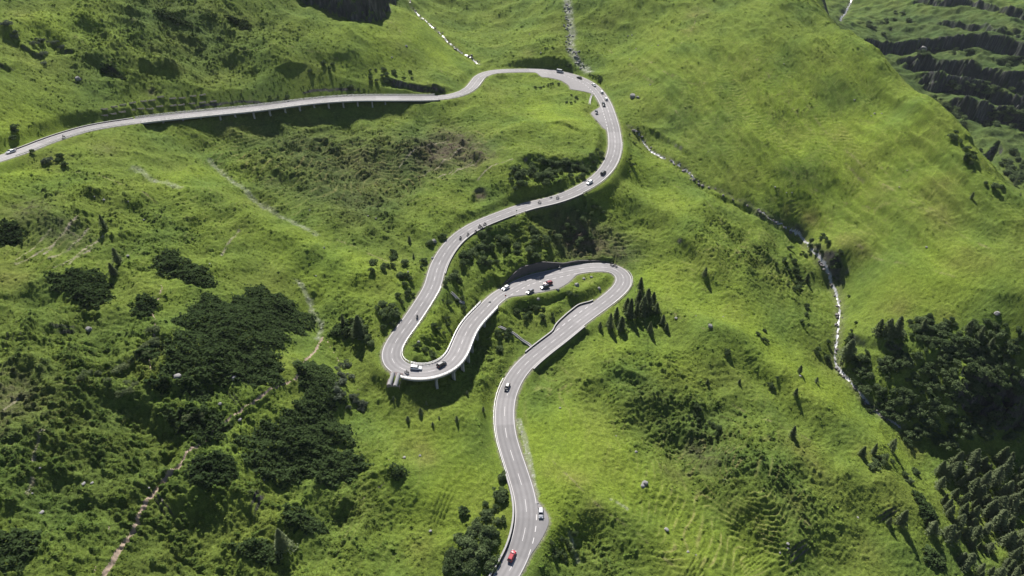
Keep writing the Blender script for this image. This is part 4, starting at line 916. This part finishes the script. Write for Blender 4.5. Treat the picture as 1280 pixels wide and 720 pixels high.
one = [((450,420,12), 'spruce', 'tall dark conifer left of the lower left hairpin'), ((429,405,6), 'spruce', 'small dark conifer left of the tall one by the lower left hairpin'), ((149,330,9), 'spruce', 'slim dark conifer on the left slope above the small round thicket'),
       ((142,343,6.5), 'spruce', 'small dark conifer just below the slim one on the left slope'), ((131,286,7), 'spruce', 'bushy dark conifer above the pale rock streaks on the left slope'), ((355,688,12), 'larch', 'light green larch with a long shadow among the thickets at bottom left'),
       ((512,303,6), 'spruce', 'small conifer on the bank left of the middle bend'), ((517,322,4), 'larch', 'light bushy conifer below the small one left of the middle bend'), ((881,345,8), 'spruce', 'lone dark conifer with a long shadow on the rippled slope'),
       ((1008,352,8), 'spruce', 'dark conifer standing on the left bank of the stream'), ((884,480,4.5), 'spruce', 'small lone conifer in the middle of the rough knoll'), ((924,479,3), 'spruce', 'smallest lone conifer on the rough knoll'),
       ((990,545,7), 'spruce', 'slim dark conifer on the bright spur left of the gorge'), ((999,466,5), 'spruce', 'upper small conifer with a diagonal shadow above the gorge rim'), ((1020,478,4.5), 'larch', 'pale small conifer with a diagonal shadow on the gorge rim'), ((994,494,4.5), 'spruce', 'middle small conifer on the slope left of the gorge rim'),
       ((1077,570,8), 'spruce', 'leftmost conifer of the three on the spur near the gorge'), ((1091,567,8), 'spruce', 'middle conifer of the three on the spur near the gorge'), ((1114,562,7), 'larch', 'thin rightmost conifer of the three on the spur near the gorge'),
       ((1125,656,10), 'spruce', 'larger dark conifer of a pair on the bottom right meadow'), ((1110,656,6), 'spruce', 'smaller dark conifer of a pair on the bottom right meadow'), ((1163,665,7), 'larch', 'round dark tree at the left border of the lower right forest'),
       ((1096,418,12), 'spruce', 'left tall conifer of the three on the rim above the gorge shrubs'), ((1107,420,11), 'larch', 'middle conifer of the three on the rim above the gorge shrubs'), ((1117,422,14), 'spruce', 'tallest conifer on the rim above the gorge shrubs'), ((1152,412,7), 'spruce', 'small lone conifer on the grassy rim of the gorge'),
       ((1222,425,11), 'spruce', 'dark conifer near the right edge on the gorge rim'), ((1209,415,7), 'spruce', 'small conifer left of the dark one on the gorge rim'), ((1058,448,12), 'larch', 'grey green conifer beside the stream at the gorge head'), ((1237,433,6), 'larch', 'light conifer right of the dark one on the gorge rim'), ((1268,232,13), 'spruce', 'lone conifer beyond the brow at the right edge'), ((1205,200,6), 'spruce', 'small conifer on the brow of the big slope'), ((1214,248,6), 'larch', 'small pale conifer below the brow of the big slope')]
P = place_ground([o_[0][0] for o_ in one], [o_[0][1] for o_ in one])
for p, (q, kind, lab) in zip(P, one): conifer(p, q[2], kind, lab)
lst = []
while len(lst) < 80:
    x, y = RNG.uniform(1168, 1290), RNG.uniform(575, 735)
    if x > 1172+max(0, (y-640))*.35 and y > 575+max(0, (1210-x))*.35 and all((x-a)**2+((y-b)*1.2)**2 > 70 for a, b, _ in lst): lst.append((x, y, float(RNG.uniform(5.5, 12.5))))
trees(lst[:58], 'larch', 'light green larch in the forest at the lower right corner', 'larches of the lower right forest'); trees(lst[58:], 'spruce', 'dark spruce in the forest at the lower right corner', 'spruces of the lower right forest')

# ---- thickets of dwarf pine: each patch is one plant mass hugging the slope
def thicket(ells, label, h=1.15, dens=8.5):
    cs = []
    for cx, cy, rx, ry in ells:
        c0 = hit(cx, cy, Z)[0]; D0 = c0[1]*CP-c0[2]*SP; k = FPX/D0
        R_x = rx/k; p1, p2 = hit([cx, cx], [cy-ry, cy+ry], Z); R_y = abs(p1[1]-p2[1])/2
        n = int(dens*math.pi*R_x*R_y); a = RNG.uniform(0, 6.28, n); r_ = np.sqrt(RNG.uniform(0, 1, n))
        lim = (1+.16*np.sin(a*3+cx)+.12*np.sin(a*7+cy)+.09*np.sin(a*13))*np.where(RNG.uniform(0, 1, n) < .08, 1.12, 1)
        x = c0[0]+np.cos(a)*r_*lim*R_x; y = c0[1]+np.sin(a)*r_*lim*R_y
        gap = vn(x/2.3, y/2.3, 61)*.5+vn(x/5.1, y/5.1, 62)*.6
        keep = (gap > -.62) | (len(ells) < 3)
        x, y, gap, r_ = x[keep], y[keep], gap[keep], r_[keep]
        lump = 1-np.abs(vn(x/4.6, y/4.6, 63))*1.7; lum2 = vn(x/2.1, y/2.1, 64)
        z = samp(ZW, x, y)+h*np.sqrt(np.clip(1.02-r_**4, 0, 1))*np.clip(.62+.62*lump+.28*lum2, .15, 1.6)*RNG.uniform(.9, 1.03, len(x))
        cs.append(np.c_[x, y, z])
    c = np.vstack(cs); o0 = c.mean(0); n_ = np.c_[RNG.normal(size=(len(c), 2))*.35, np.full(len(c), 1.1)]
    V, F_ = leaves(c-o0, n_, .6, RNG, .75, .3)
    o = bpy.data.objects.new('dwarf_pine_thicket', mk('dwarf_pine_thicket', V, F_, M['mugo'])); COL.objects.link(o); o.location = o0; setp(o, label, 'thicket')
thicket([(300,398,58,38), (258,445,50,38), (340,388,40,26), (318,458,36,24)], 'biggest dark dwarf pine thicket on the left slope', 1.25)
thicket([(228,336,30,11), (245,348,22,8), (210,325,14,12)], 'elongated dark dwarf pine thicket above the biggest one')
thicket([(104,356,32,18), (112,372,20,10)], 'round dark dwarf pine thicket on the open left slope'); thicket([(8,294,20,16)], 'dark dwarf pine thicket at the left edge of the picture')
thicket([(250,533,34,22)], 'oval dark dwarf pine thicket between two branches of the footpath'); thicket([(268,580,26,16), (258,595,24,14)], 'dark dwarf pine thicket right beside the lower footpath')
thicket([(368,555,50,36), (345,588,32,18), (398,532,38,26), (415,578,36,24)], 'large dark dwarf pine thicket below the footpath, facing the bottom road', 1.25)
thicket([(402,490,22,28), (395,470,20,20)], 'narrow dark dwarf pine thicket right of the gully path'); thicket([(497,590,10,9)], 'small round dark dwarf pine thicket at the end of the upper meadow path')
thicket([(325,690,26,16)], 'dark dwarf pine thicket left of the light green larch'); thicket([(378,650,24,14)], 'dark dwarf pine thicket just above and right of the light green larch'); thicket([(18,686,24,28)], 'dark dwarf pine thicket in the bottom left corner'); thicket([(183,378,13,10), (180,390,12,9)], 'small dark dwarf pine patch by the head of the left footpath', 1.3); thicket([(184,445,15,10)], 'small dark dwarf pine patch left of the big thicket, level with its middle', 1.3); thicket([(200,482,14,10)], 'small dark dwarf pine patch at the lower left corner of the big thicket', 1.3)
thicket([(437,410,22,12)], 'low dark dwarf pine thicket around the tall conifer by the hairpin', 1.2); thicket([(579,641,6,7)], 'tiny round dark thicket on the bright meadow left of the bottom road', 1.4)
thicket([(1158,638,12,16), (1150,625,8,10)], 'dark thicket on the spur left of the lower right forest', 1.4); thicket([(1165,700,14,12)], 'dark round thicket at the bottom of the lower right forest', 1.8); thicket([(300,30,14,5)], 'low dark patch of dwarf pine on the upper left slope, nearest the cliff', 1.0); thicket([(215,22,20,6)], 'low wide dark patch of dwarf pine near the top edge on the left', 1.0); thicket([(140,92,14,5)], 'low dark patch of dwarf pine above the left end of the snow fences', 1.0)

# ---- tussocks and herbs that cover the rough meadow: uncountable
def cover(name, npt, weight, size, hgt, colmul, nblade, seed):
    g = np.random.default_rng(seed)
    w = weight*(EDGE > .8)*(pm < .2)*(wm < .1); w = np.clip(w, 0, None); w[:8] = 0; w[-60:] = 0; w = w.ravel(); w /= w.sum()
    ii = np.minimum(np.searchsorted(np.cumsum(w), g.uniform(0, 1, npt)), len(w)-1); a, b = ii//NJ, ii % NJ
    jit = g.uniform(-.5, .5, (npt, 2))
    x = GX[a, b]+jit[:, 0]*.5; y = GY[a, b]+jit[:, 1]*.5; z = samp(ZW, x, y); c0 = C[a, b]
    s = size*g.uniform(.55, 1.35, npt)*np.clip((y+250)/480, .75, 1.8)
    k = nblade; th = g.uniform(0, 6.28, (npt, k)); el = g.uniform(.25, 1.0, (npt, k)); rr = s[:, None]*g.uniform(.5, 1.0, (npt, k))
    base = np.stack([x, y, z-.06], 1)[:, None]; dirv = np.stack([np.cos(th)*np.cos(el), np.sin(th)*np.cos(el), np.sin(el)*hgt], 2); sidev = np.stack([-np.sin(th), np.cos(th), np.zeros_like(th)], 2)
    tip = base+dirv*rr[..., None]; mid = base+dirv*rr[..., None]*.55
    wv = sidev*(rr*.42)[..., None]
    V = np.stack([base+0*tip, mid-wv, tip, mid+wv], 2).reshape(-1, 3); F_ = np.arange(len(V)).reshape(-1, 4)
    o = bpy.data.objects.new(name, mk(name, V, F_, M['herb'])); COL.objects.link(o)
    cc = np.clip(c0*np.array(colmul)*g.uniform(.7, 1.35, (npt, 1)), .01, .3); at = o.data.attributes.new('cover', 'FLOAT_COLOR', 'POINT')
    at.data.foreach_set('color', np.repeat(np.c_[cc, np.ones(npt)], k*4, axis=0).astype(np.float32).ravel()); return setp(o, kind='stuff')
def herbmat():
    m, nt, b = nodemat('meadow_herbs'); nt.nodes.remove(b); L_ = nt.links; at = N(nt, 'ShaderNodeAttribute', attribute_name='cover')
    df = N(nt, 'ShaderNodeBsdfDiffuse'); tr = N(nt, 'ShaderNodeBsdfTranslucent'); ms = N(nt, 'ShaderNodeMixShader'); ms.inputs[0].default_value = .32
    L_.new(at.outputs['Color'], df.inputs[0]); L_.new(at.outputs['Color'], tr.inputs[0]); L_.new(df.outputs[0], ms.inputs[1]); L_.new(tr.outputs[0], ms.inputs[2]); L_.new(ms.outputs[0], nt.nodes['Material Output'].inputs[0]); return m
M['herb'] = herbmat()
patch = sm(-.15, .5, vn(GX/9, GY/9, 71)+.5*vn(GX/3.5, GY/3.5, 72))
cover('grass_tussocks', 210000, np.clip(RGH-.22, .035, 2)*(.35+patch)*(GY < 700), .50, .65, (1.3, 1.25, 1.25), 5, 5)
cover('alpine_rose_scrub', 13000, np.clip(SHRUB*1.2+np.clip(RGH-.3, 0, 2)*.18*patch, 0, 2)*(GY < 700), .75, .65, (1.3, 1.35, 1.35), 8, 6)
# ------------------------------------------------------------------ vehicles and riders
def paint(name, col, metal=0.0):
    m, nt, b = nodemat(name); b.inputs['Base Color'].default_value = (*col, 1); b.inputs['Roughness'].default_value = .32; b.inputs['Metallic'].default_value = metal
    b.inputs['Coat Weight'].default_value = .5; b.inputs['Specular IOR Level'].default_value = .5
    tc = N(nt, 'ShaderNodeTexCoord'); no = N(nt, 'ShaderNodeTexNoise', Scale=6.0, Detail=3.0); nt.links.new(tc.outputs['Object'], no.inputs['Vector'])
    mr_ = N(nt, 'ShaderNodeMapRange'); mr_.inputs[3].default_value = .24; mr_.inputs[4].default_value = .42; nt.links.new(no.outputs['Fac'], mr_.inputs[0]); nt.links.new(mr_.outputs[0], b.inputs['Roughness'])
    return m
PAINT = {'white': paint('white_paint', (.72, .72, .72)), 'silver': paint('silver_paint', (.48, .48, .50), .3), 'black': paint('black_paint', (.012, .012, .014)), 'red': paint('red_paint', (.30, .018, .03)), 'dark red': paint('dark_red_paint', (.16, .012, .018)), 'dark blue': paint('dark_blue_paint', (.014, .018, .035)), 'grey': paint('grey_paint', (.16, .16, .17), .3)}
M['glass'] = matte('car_glass', (.012, .014, .017), .08, .2, 3, spec=.6); M['rubber'] = matte('tyre_rubber', (.015, .015, .015), .9, .2, 5); M['rim'] = matte('alloy_rim', (.4, .4, .41), .35, .1, 4, metal=.7)
M['lampw'] = matte('headlamp', (.6, .6, .6), .15, .1, 5); M['lampr'] = matte('tail_lamp', (.35, .01, .01), .2, .1, 5); M['plastic'] = matte('black_plastic', (.02, .02, .02), .6, .2, 5)
def loft(secs):                    # list of rings with equal point counts -> closed skin
    m = len(secs[0]); V = [p for s_ in secs for p in s_]; F_ = [(i*m+j, i*m+(j+1) % m, (i+1)*m+(j+1) % m, (i+1)*m+j) for i in range(len(secs)-1) for j in range(m)]
    F_ += [tuple(reversed(range(m))), tuple(range((len(secs)-1)*m, len(secs)*m))]; return np.array(V), F_
def wheelmesh(r=.33, w=.22):
    V = []; F_ = []; k = 18
    for y, q in ((-w/2, r*.9), (-w/2*.75, r), (w/2*.75, r), (w/2, r*.9)): V += [(q*math.cos(j*2*math.pi/k), y, q*math.sin(j*2*math.pi/k)) for j in range(k)]
    F_ = [(i*k+j, i*k+(j+1) % k, (i+1)*k+(j+1) % k, (i+1)*k+j) for i in range(3) for j in range(k)]+[tuple(range(k)), tuple(reversed(range(3*k, 4*k)))]
    t = bpy.data.meshes.new('wheel'); t.from_pydata(V, [], F_); t.materials.append(M['rubber'])
    V = []; k = 12
    for y, q in ((-w/2-.015, r*.62), (w/2+.015, r*.62)): V += [(q*math.cos(j*2*math.pi/k), y, q*math.sin(j*2*math.pi/k)) for j in range(k)]
    F_ = [(j, (j+1) % k, k+(j+1) % k, k+j) for j in range(k)]+[tuple(range(k)), tuple(reversed(range(k, 2*k)))]
    q = bpy.data.meshes.new('rim'); q.from_pydata(V, [], F_); q.materials.append(M['rim']); return t, q
WHEEL = wheelmesh()
SPEC = {  # stations along x (front +): lower body top height; cabin: (x, half width, z) rings
 'hatchback': dict(L=4.2, W=1.80, hood=.93, belt=.95, roof=1.47, a=(1.05, .35), c=(-2.0, -1.55)), 'saloon': dict(L=4.6, W=1.82, hood=.90, belt=.93, roof=1.44, a=(1.15, .40), c=(-1.75, -1.05)),
 'estate': dict(L=4.7, W=1.84, hood=.95, belt=.98, roof=1.50, a=(1.15, .45), c=(-2.25, -1.95)), 'suv': dict(L=4.55, W=1.90, hood=1.08, belt=1.10, roof=1.72, a=(1.1, .45), c=(-2.15, -1.85)), 'van': dict(L=5.3, W=1.98, hood=1.15, belt=1.2, roof=2.15, a=(1.9, 1.25), c=(-2.58, -2.45))}
def car_meshes(kind):
    s_ = SPEC[kind]; L_, W_, hd, bt, rf = s_['L']/2, s_['W']/2, s_['hood'], s_['belt'], s_['roof']
    st = [(-L_, .78, .50, bt-.16), (-L_+.12, .92, .30, bt-.02), (-L_+.6, 1, .22, bt), (-L_+1.2, 1, .20, bt), (0, 1, .20, bt), (s_['a'][0], 1, .20, bt), (L_-.75, .98, .22, hd-.04), (L_-.25, .92, .26, hd-.16), (L_, .74, .40, hd-.34)]
    rings = []
    for x, w, z0, z1 in st:
        w *= W_; h = z1-z0
        rings.append([(x, -w*.86, z0), (x, -w, z0+h*.28), (x, -w*.99, z0+h*.70), (x, -w*.86, z1-.03), (x, -w*.5, z1), (x, w*.5, z1), (x, w*.86, z1-.03), (x, w*.99, z0+h*.70), (x, w, z0+h*.28), (x, w*.86, z0)])
    body = loft(rings)
    (a0, a1), (c0, c1) = s_['a'], s_['c']; wb, wr = W_*.9, W_*.70
    gl = loft([[(c0, -wb, bt-.04), (a0, -wb, bt-.04), (a0, wb, bt-.04), (c0, wb, bt-.04)], [(c0*.35+c1*.65, -wr*.62-wb*.38, bt+(rf-bt)*.6), (a0*.4+a1*.6, -wr*.62-wb*.38, bt+(rf-bt)*.6), (a0*.4+a1*.6, wr*.62+wb*.38, bt+(rf-bt)*.6), (c0*.35+c1*.65, wr*.62+wb*.38, bt+(rf-bt)*.6)], [(c1, -wr, rf-.07), (a1, -wr, rf-.07), (a1, wr, rf-.07), (c1, wr, rf-.07)]])
    ro = loft([[(c1-.05, -wr-.03, rf-.085), (a1+.05, -wr-.03, rf-.085), (a1+.05, wr+.03, rf-.085), (c1-.05, wr+.03, rf-.085)], [(c1+.1, -wr+.12, rf), (a1-.12, -wr+.12, rf), (a1-.12, wr-.12, rf), (c1+.1, wr-.12, rf)]])
    # pillars painted over the glass
    pl = []
    for sy in (-1, 1):
        for xb, xt in ((a0, a1), (c0, c1), ((a0+c0)/2-.1, (a1+c1)/2-.05)):
            p0 = np.array([xb, sy*wb, bt-.03]); p1 = np.array([xt, sy*wr, rf-.06]); d_ = p1-p0
            pl.append(box((p0+p1)/2+np.array([0, sy*.012, 0]), (.05, 0, 0), (0, .035, 0), d_/2))
    pil = join([ro]+pl)
    out = []
    for nm, (V, F_) in (('body', body), ('windows', gl), ('roof', pil)):
        me = bpy.data.meshes.new(nm); me.from_pydata([tuple(v) for v in V], [], F_); me.update()
        if nm == 'body': me.polygons.foreach_set('use_smooth', np.ones(len(me.polygons), bool))
        me.materials.append(M['glass'] if nm == 'windows' else PAINT['white']); out.append((nm, me))
    lamps = []
    for sy in (-1, 1):
        V, F_ = box((L_-.16, sy*W_*.66, hd-.30), (.13, 0, -.03), (0, .17, 0), (.02, 0, .075)); me = bpy.data.meshes.new('headlight'); me.from_pydata([tuple(v) for v in V], [], F_); me.materials.append(M['lampw']); lamps.append(('headlight', me))
        V, F_ = box((-L_+.10, sy*W_*.74, bt-.20), (.09, 0, 0), (0, .14, 0), (0, 0, .09)); me = bpy.data.meshes.new('tail_light'); me.from_pydata([tuple(v) for v in V], [], F_); me.materials.append(M['lampr']); lamps.append(('tail_light', me))
        V, F_ = box((a0-.25, sy*(W_+.06), bt+.05), (.05, 0, 0), (0, .10, 0), (0, 0, .07)); me = bpy.data.meshes.new('wing_mirror'); me.from_pydata([tuple(v) for v in V], [], F_); me.materials.append(M['plastic']); lamps.append(('wing_mirror', me))
    return out, lamps, L_, W_
CARS = {k: car_meshes(k) for k in SPEC}
def car(px, py, kind, colour, label, head=None):
    P, i, off = on_road(px, py); z = RW[i, 2]+.03
    out, lamps, L_, W_ = CARS[kind]
    up = -1 if off > 0 else 1
    if head is not None: up = head
    tg = TG[i]*up; slope_ = (RD[min(i+3, NR-1), 2]-RD[max(i-3, 0), 2])/6*up
    t = empty('car' if kind != 'van' else 'van', (P[0], P[1], z), math.atan2(tg[1], tg[0]), label, 'car' if kind != 'van' else 'van'); t.rotation_euler = (0, -math.atan(slope_), math.atan2(tg[1], tg[0]))
    for nm, me in out:
        if nm != 'windows': me = me.copy(); me.materials[0] = PAINT[colour]
        o = bpy.data.objects.new(nm, me); COL.objects.link(o); o.parent = t
    for nm, me in lamps:
        o = bpy.data.objects.new(nm, me); COL.objects.link(o); o.parent = t
    for x in (-L_*.62, L_*.62):
        for sy in (-1, 1):
            w_ = bpy.data.objects.new('wheel', WHEEL[0]); COL.objects.link(w_); w_.parent = t; w_.location = (x, sy*(W_-.12), .33)
            r_ = bpy.data.objects.new('rim', WHEEL[1]); COL.objects.link(r_); r_.parent = w_
    return t
car(676, 642, 'hatchback', 'silver', 'silver car standing in the layby at the bottom right edge of the road', -1); car(640, 696, 'hatchback', 'red', 'bright red car driving up at the bottom of the picture', 1); car(634, 485, 'hatchback', 'black', 'black car on the lowest stretch above the bottom bend')
car(520, 461, 'estate', 'white', 'white estate car on the curved viaduct of the lower left hairpin', -1); car(552, 457, 'suv', 'black', 'dark car on the curved viaduct behind the white estate', -1); car(632, 361, 'hatchback', 'white', 'white car climbing just below the end of the tall stone wall')
car(662.5, 365.5, 'hatchback', 'grey', 'grey car with dark windows parked alone in the layby of the right hairpin', 1); car(681, 360, 'suv', 'dark blue', 'dark car parked in the layby in front of the dark red one', 1); car(685, 355.5, 'suv', 'dark red', 'dark red car parked in the layby of the right hairpin', 1)
car(754, 217, 'suv', 'black', 'black car on the outer bend below the upper loop'); car(737, 229, 'hatchback', 'white', 'white car following the black one on the bend below the upper loop')
car(700, 90.5, 'van', 'silver', 'silver van with dark windows at the top of the upper loop', -1); car(724, 98, 'saloon', 'black', 'low black car behind the silver van on the upper loop'); car(742, 107, 'saloon', 'white', 'first white car of the three in a row on the upper loop')
car(752, 116, 'hatchback', 'white', 'middle white car of the three in a row on the upper loop'); car(757.5, 124.5, 'hatchback', 'white', 'last and lowest white car of the three in a row on the upper loop'); car(754.5, 132, 'suv', 'black', 'black car descending past the parking bay of the upper loop', -1)
car(745.5, 141.5, 'hatchback', 'dark blue', 'dark blue car parked in the small bay inside the upper loop', -1); car(14, 191, 'saloon', 'silver', 'silver car at the far left end of the upper road', 1)
# ---- motorcycles with riders
def from_parts(nm, parts, mat):
    V, F_ = join(parts); me = bpy.data.meshes.new(nm); me.from_pydata([tuple(v) for v in V], [], F_); me.materials.append(mat); return me
def tube(p0, p1, r_): 
    p0, p1 = np.array(p0, float), np.array(p1, float); d_ = p1-p0; l_ = np.linalg.norm(d_); d_ /= l_; a = np.cross(d_, (.3, 1, .2)); a /= np.linalg.norm(a); b = np.cross(d_, a)
    return loft([[tuple(p+r_*(math.cos(j*1.047)*a+math.sin(j*1.047)*b)) for j in range(6)] for p in (p0, p1)])
BIKE = [('frame', from_parts('frame', [tube((.75,0,.33), (.45,0,1.0), .05), tube((.45,0,.9), (-.3,0,.75), .06), tube((-.7,0,.33), (-.1,0,.55), .05), box((.02,0,.42), (.28,0,0), (0,.17,0), (0,0,.17)), tube((-.1,-.22,.35), (-.85,-.24,.45), .06)], M['steel'])),
        ('fuel_tank', loft([[(.42,-.10,.85),(.42,.10,.85),(.42,.08,1.0),(.42,-.08,1.0)], [(.15,-.19,.80),(.15,.19,.80),(.15,.14,1.04),(.15,-.14,1.04)], [(-.15,-.12,.78),(-.15,.12,.78),(-.15,.08,.9),(-.15,-.08,.9)]])), ('seat', loft([[(-.1,-.14,.78),(-.1,.14,.78),(-.1,.12,.86),(-.1,-.12,.86)], [(-.85,-.11,.86),(-.85,.11,.86),(-.85,.09,.94),(-.85,-.09,.94)]])),
        ('fairing', loft([[(.85,-.06,.75),(.85,.06,.75),(.82,.06,.95),(.82,-.06,.95)], [(.5,-.24,.6),(.5,.24,.6),(.5,.18,1.15),(.5,-.18,1.15)]])), ('handlebar', from_parts('handlebar', [tube((.42,-.38,1.05), (.48,0,1.02), .025), tube((.42,.38,1.05), (.48,0,1.02), .025)], M['plastic']))]
def asmesh(nm, d_, mat):
    if isinstance(d_, bpy.types.Mesh): return d_
    me = bpy.data.meshes.new(nm); me.from_pydata([tuple(v) for v in d_[0]], [], d_[1]); me.materials.append(mat); return me
BIKE = [(nm, asmesh(nm, d_, PAINT['black'] if nm != 'seat' else M['plastic'])) for nm, d_ in BIKE]
# rider: one skin grown on a jointed skeleton, sitting with the hands on the bars and boots on the pegs
def rider_mesh():
    J = [(-.25,0,.95), (-.2,0,1.18), (-.05,0,1.42), (.02,0,1.52), (.08,0,1.66), (.11,0,1.76)]; rad = [.15, .15, .16, .075, .10, .07]; E = [(0,1),(1,2),(2,3),(3,4),(4,5)]
    for sy in (-1, 1):
        n = len(J); J += [(-.03,sy*.2,1.42), (.15,sy*.31,1.2), (.36,sy*.36,1.1), (.44,sy*.33,1.08)]; rad += [.075,.058,.045,.04]; E += [(2,n),(n,n+1),(n+1,n+2),(n+2,n+3)]
        n = len(J); J += [(-.2,sy*.14,.92), (.22,sy*.24,.86), (-.02,sy*.25,.46), (.12,sy*.25,.38)]; rad += [.105,.08,.06,.05]; E += [(0,n),(n,n+1),(n+1,n+2),(n+2,n+3)]
    me = bpy.data.meshes.new('rider'); me.from_pydata(J, E, []); o = bpy.data.objects.new('rider', me); COL.objects.link(o)
    sk_ = o.modifiers.new('skin', 'SKIN'); sl = me.skin_vertices[0].data
    for v, r_ in zip(sl, rad): v.radius = (r_, r_)
    sl[0].use_root = True
    sb = o.modifiers.new('sub', 'SUBSURF'); sb.levels = 1; sb.render_levels = 1
    dg = bpy.context.evaluated_depsgraph_get(); res = bpy.data.meshes.new_from_object(o.evaluated_get(dg)); bpy.data.objects.remove(o); res.name = 'rider'; return res
RIDER = rider_mesh(); RIDER.materials.clear(); RIDER.materials.append(matte('dark_riding_suit', (.02, .02, .023), .8, .3, 6))
def dome():
    V = []; k = 12
    for j in range(7):
        a = math.pi*j/6; V += [(.11+.15*math.sin(a)*math.cos(i*2*math.pi/k)+.0, .13*math.sin(a)*math.sin(i*2*math.pi/k), 1.72-.155*math.cos(a)) for i in range(k)]
    return V, [(j*k+i, j*k+(i+1) % k, (j+1)*k+(i+1) % k, (j+1)*k+i) for j in range(6) for i in range(k)]
HELM = {c: asmesh('helmet', dome(), PAINT[c]) for c in ('black', 'white', 'red', 'silver')}
MW = wheelmesh(.32, .14)
def biker(px, py, helm, label, rlabel, head=None):
    P, i, off = on_road(px, py); up = (-1 if off > 0 else 1) if head is None else head; tg = TG[i]*up
    loc = (P[0], P[1], RW[i, 2]+.02); rz = math.atan2(tg[1], tg[0])
    t = empty('motorcycle', loc, rz, label, 'motorcycle', 'motorcycles on the road')
    for nm, me in BIKE:
        o = bpy.data.objects.new(nm, me); COL.objects.link(o); o.parent = t
    for x in (-.72, .75):
        w_ = bpy.data.objects.new('wheel', MW[0]); COL.objects.link(w_); w_.parent = t; w_.location = (x, 0, .32); r_ = bpy.data.objects.new('rim', MW[1]); COL.objects.link(r_); r_.parent = w_
    p = bpy.data.objects.new('person', RIDER); COL.objects.link(p); p.location = loc; p.rotation_euler = (0, 0, rz); setp(p, rlabel, 'person', 'motorcycle riders')
    h_ = bpy.data.objects.new('helmet', HELM[helm]); COL.objects.link(h_); h_.parent = p
for px, py, hc, where in [(575.5, 298.5, 'white', 'at the lower front of the group on the middle bend'), (585, 294.5, 'black', 'second from the front of the group on the middle bend'), (594.5, 291, 'silver', 'third from the front of the group on the middle bend'), (599.5, 284, 'black', 'left one of the side by side pair on the middle bend'),
     (602, 286.3, 'black', 'right one of the side by side pair on the middle bend'), (606, 281.3, 'white', 'last of the group on the middle bend'), (521.5, 397.5, 'black', 'alone on the straight above the lower left hairpin'), (674.5, 254, 'black', 'left of two above the retaining wall of the middle bend'), (697, 248, 'black', 'right of two above the retaining wall of the middle bend'),
     (765, 332, 'black', 'left of two at the crown of the right hairpin'), (769.5, 333, 'red', 'right of two at the crown of the right hairpin'), (80, 173, 'black', 'alone on the upper road at the far left'), (508.5, 466.5, 'black', 'at the outer kerb of the curved viaduct'), (699.5, 336, 'silver', 'in front of the tall stone wall')]:
    biker(px, py, hc, 'dark motorcycle '+where, 'rider with %s helmet %s' % (hc, where))
def sign(px, py, mat, label, rz):
    p = hit(px, py, Z)[0]; t = empty('road_sign', (p[0], p[1], p[2]+CZ-.1), rz, label, 'sign')
    mesh('pole', *tube((0,0,0), (0,0,2.3), .05), M['steel'], t)
    V, F_ = loft([[(.42*math.cos(j*2*math.pi/16), y, 2.2+.42*math.sin(j*2*math.pi/16)) for j in range(16)] for y in (-.09, -.055)]); mesh('plate', V, F_, mat, t)
sign(632, 374, PAINT['red'], 'small red sign at the kerb where the hairpin layby begins', 0); sign(645.5, 267.5, M['steel'], 'small grey sign on the right verge of the middle bend', .6); sign(672, 634, M['steel'], 'small grey sign at the head of the bottom layby', .2)
# ------------------------------------------------------------------ light, sky, camera
SUN_EL, SUN_AZ = R(46), R(-13)      # azimuth from +Y towards +X
sv = np.array([math.sin(SUN_AZ)*math.cos(SUN_EL), math.cos(SUN_AZ)*math.cos(SUN_EL), math.sin(SUN_EL)])
ld = bpy.data.lights.new('sun', 'SUN'); ld.energy = 5.0; ld.angle = R(.53); ld.color = (1.0, .958, .885)
lo_ = bpy.data.objects.new('sun', ld); COL.objects.link(lo_)
from mathutils import Vector
lo_.rotation_euler = Vector(sv).to_track_quat('Z', 'Y').to_euler(); lo_.location = (0, 0, 400)
wd = bpy.data.worlds.new('World'); S.world = wd; wd.use_nodes = True; nt = wd.node_tree
sk = nt.nodes.new('ShaderNodeTexSky'); sk.sky_type = 'NISHITA'; sk.sun_disc = False; sk.sun_elevation = SUN_EL; sk.sun_rotation = SUN_AZ; sk.altitude = 1800
nt.links.new(sk.outputs[0], nt.nodes['Background'].inputs[0]); nt.nodes['Background'].inputs[1].default_value = .05
cd = bpy.data.cameras.new('camera'); cd.sensor_width = 36; cd.lens = 24.0; cd.clip_end = 5000; cd.clip_start = .5
co = bpy.data.objects.new('camera', cd); COL.objects.link(co); co.location = (0, 0, CZ); co.rotation_euler = (R(90)-PITCH, 0, 0)
S.camera = co
vs = S.view_settings; vs.view_transform = 'Standard'; vs.look = 'None'; vs.exposure = 1.06; vs.gamma = 1; vs.use_curve_mapping = False

# ---- the air between the drone and the far valley side
hb = np.array([[sx*1500, y, z] for z in (float(ZW.min())-8, max(CZ, float(ZW.max()))+14) for y, sx in ((-160, -1), (-160, 1), (1400, 1), (1400, -1))])
hz = mesh('haze', hb, [(3,2,1,0), (4,5,6,7), (0,1,5,4), (1,2,6,5), (2,3,7,6), (3,0,4,7)], None); setp(hz, kind='stuff')
hm = bpy.data.materials.new('air'); hm.use_nodes = True; nt = hm.node_tree; nt.nodes.remove(nt.nodes['Principled BSDF'])
pv = nt.nodes.new('ShaderNodeVolumePrincipled'); pv.inputs['Color'].default_value = (.80, .88, 1.0, 1); pv.inputs['Density'].default_value = .000025; pv.inputs['Anisotropy'].default_value = .2
nt.links.new(pv.outputs[0], nt.nodes['Material Output'].inputs['Volume']); hz.data.materials.append(hm)
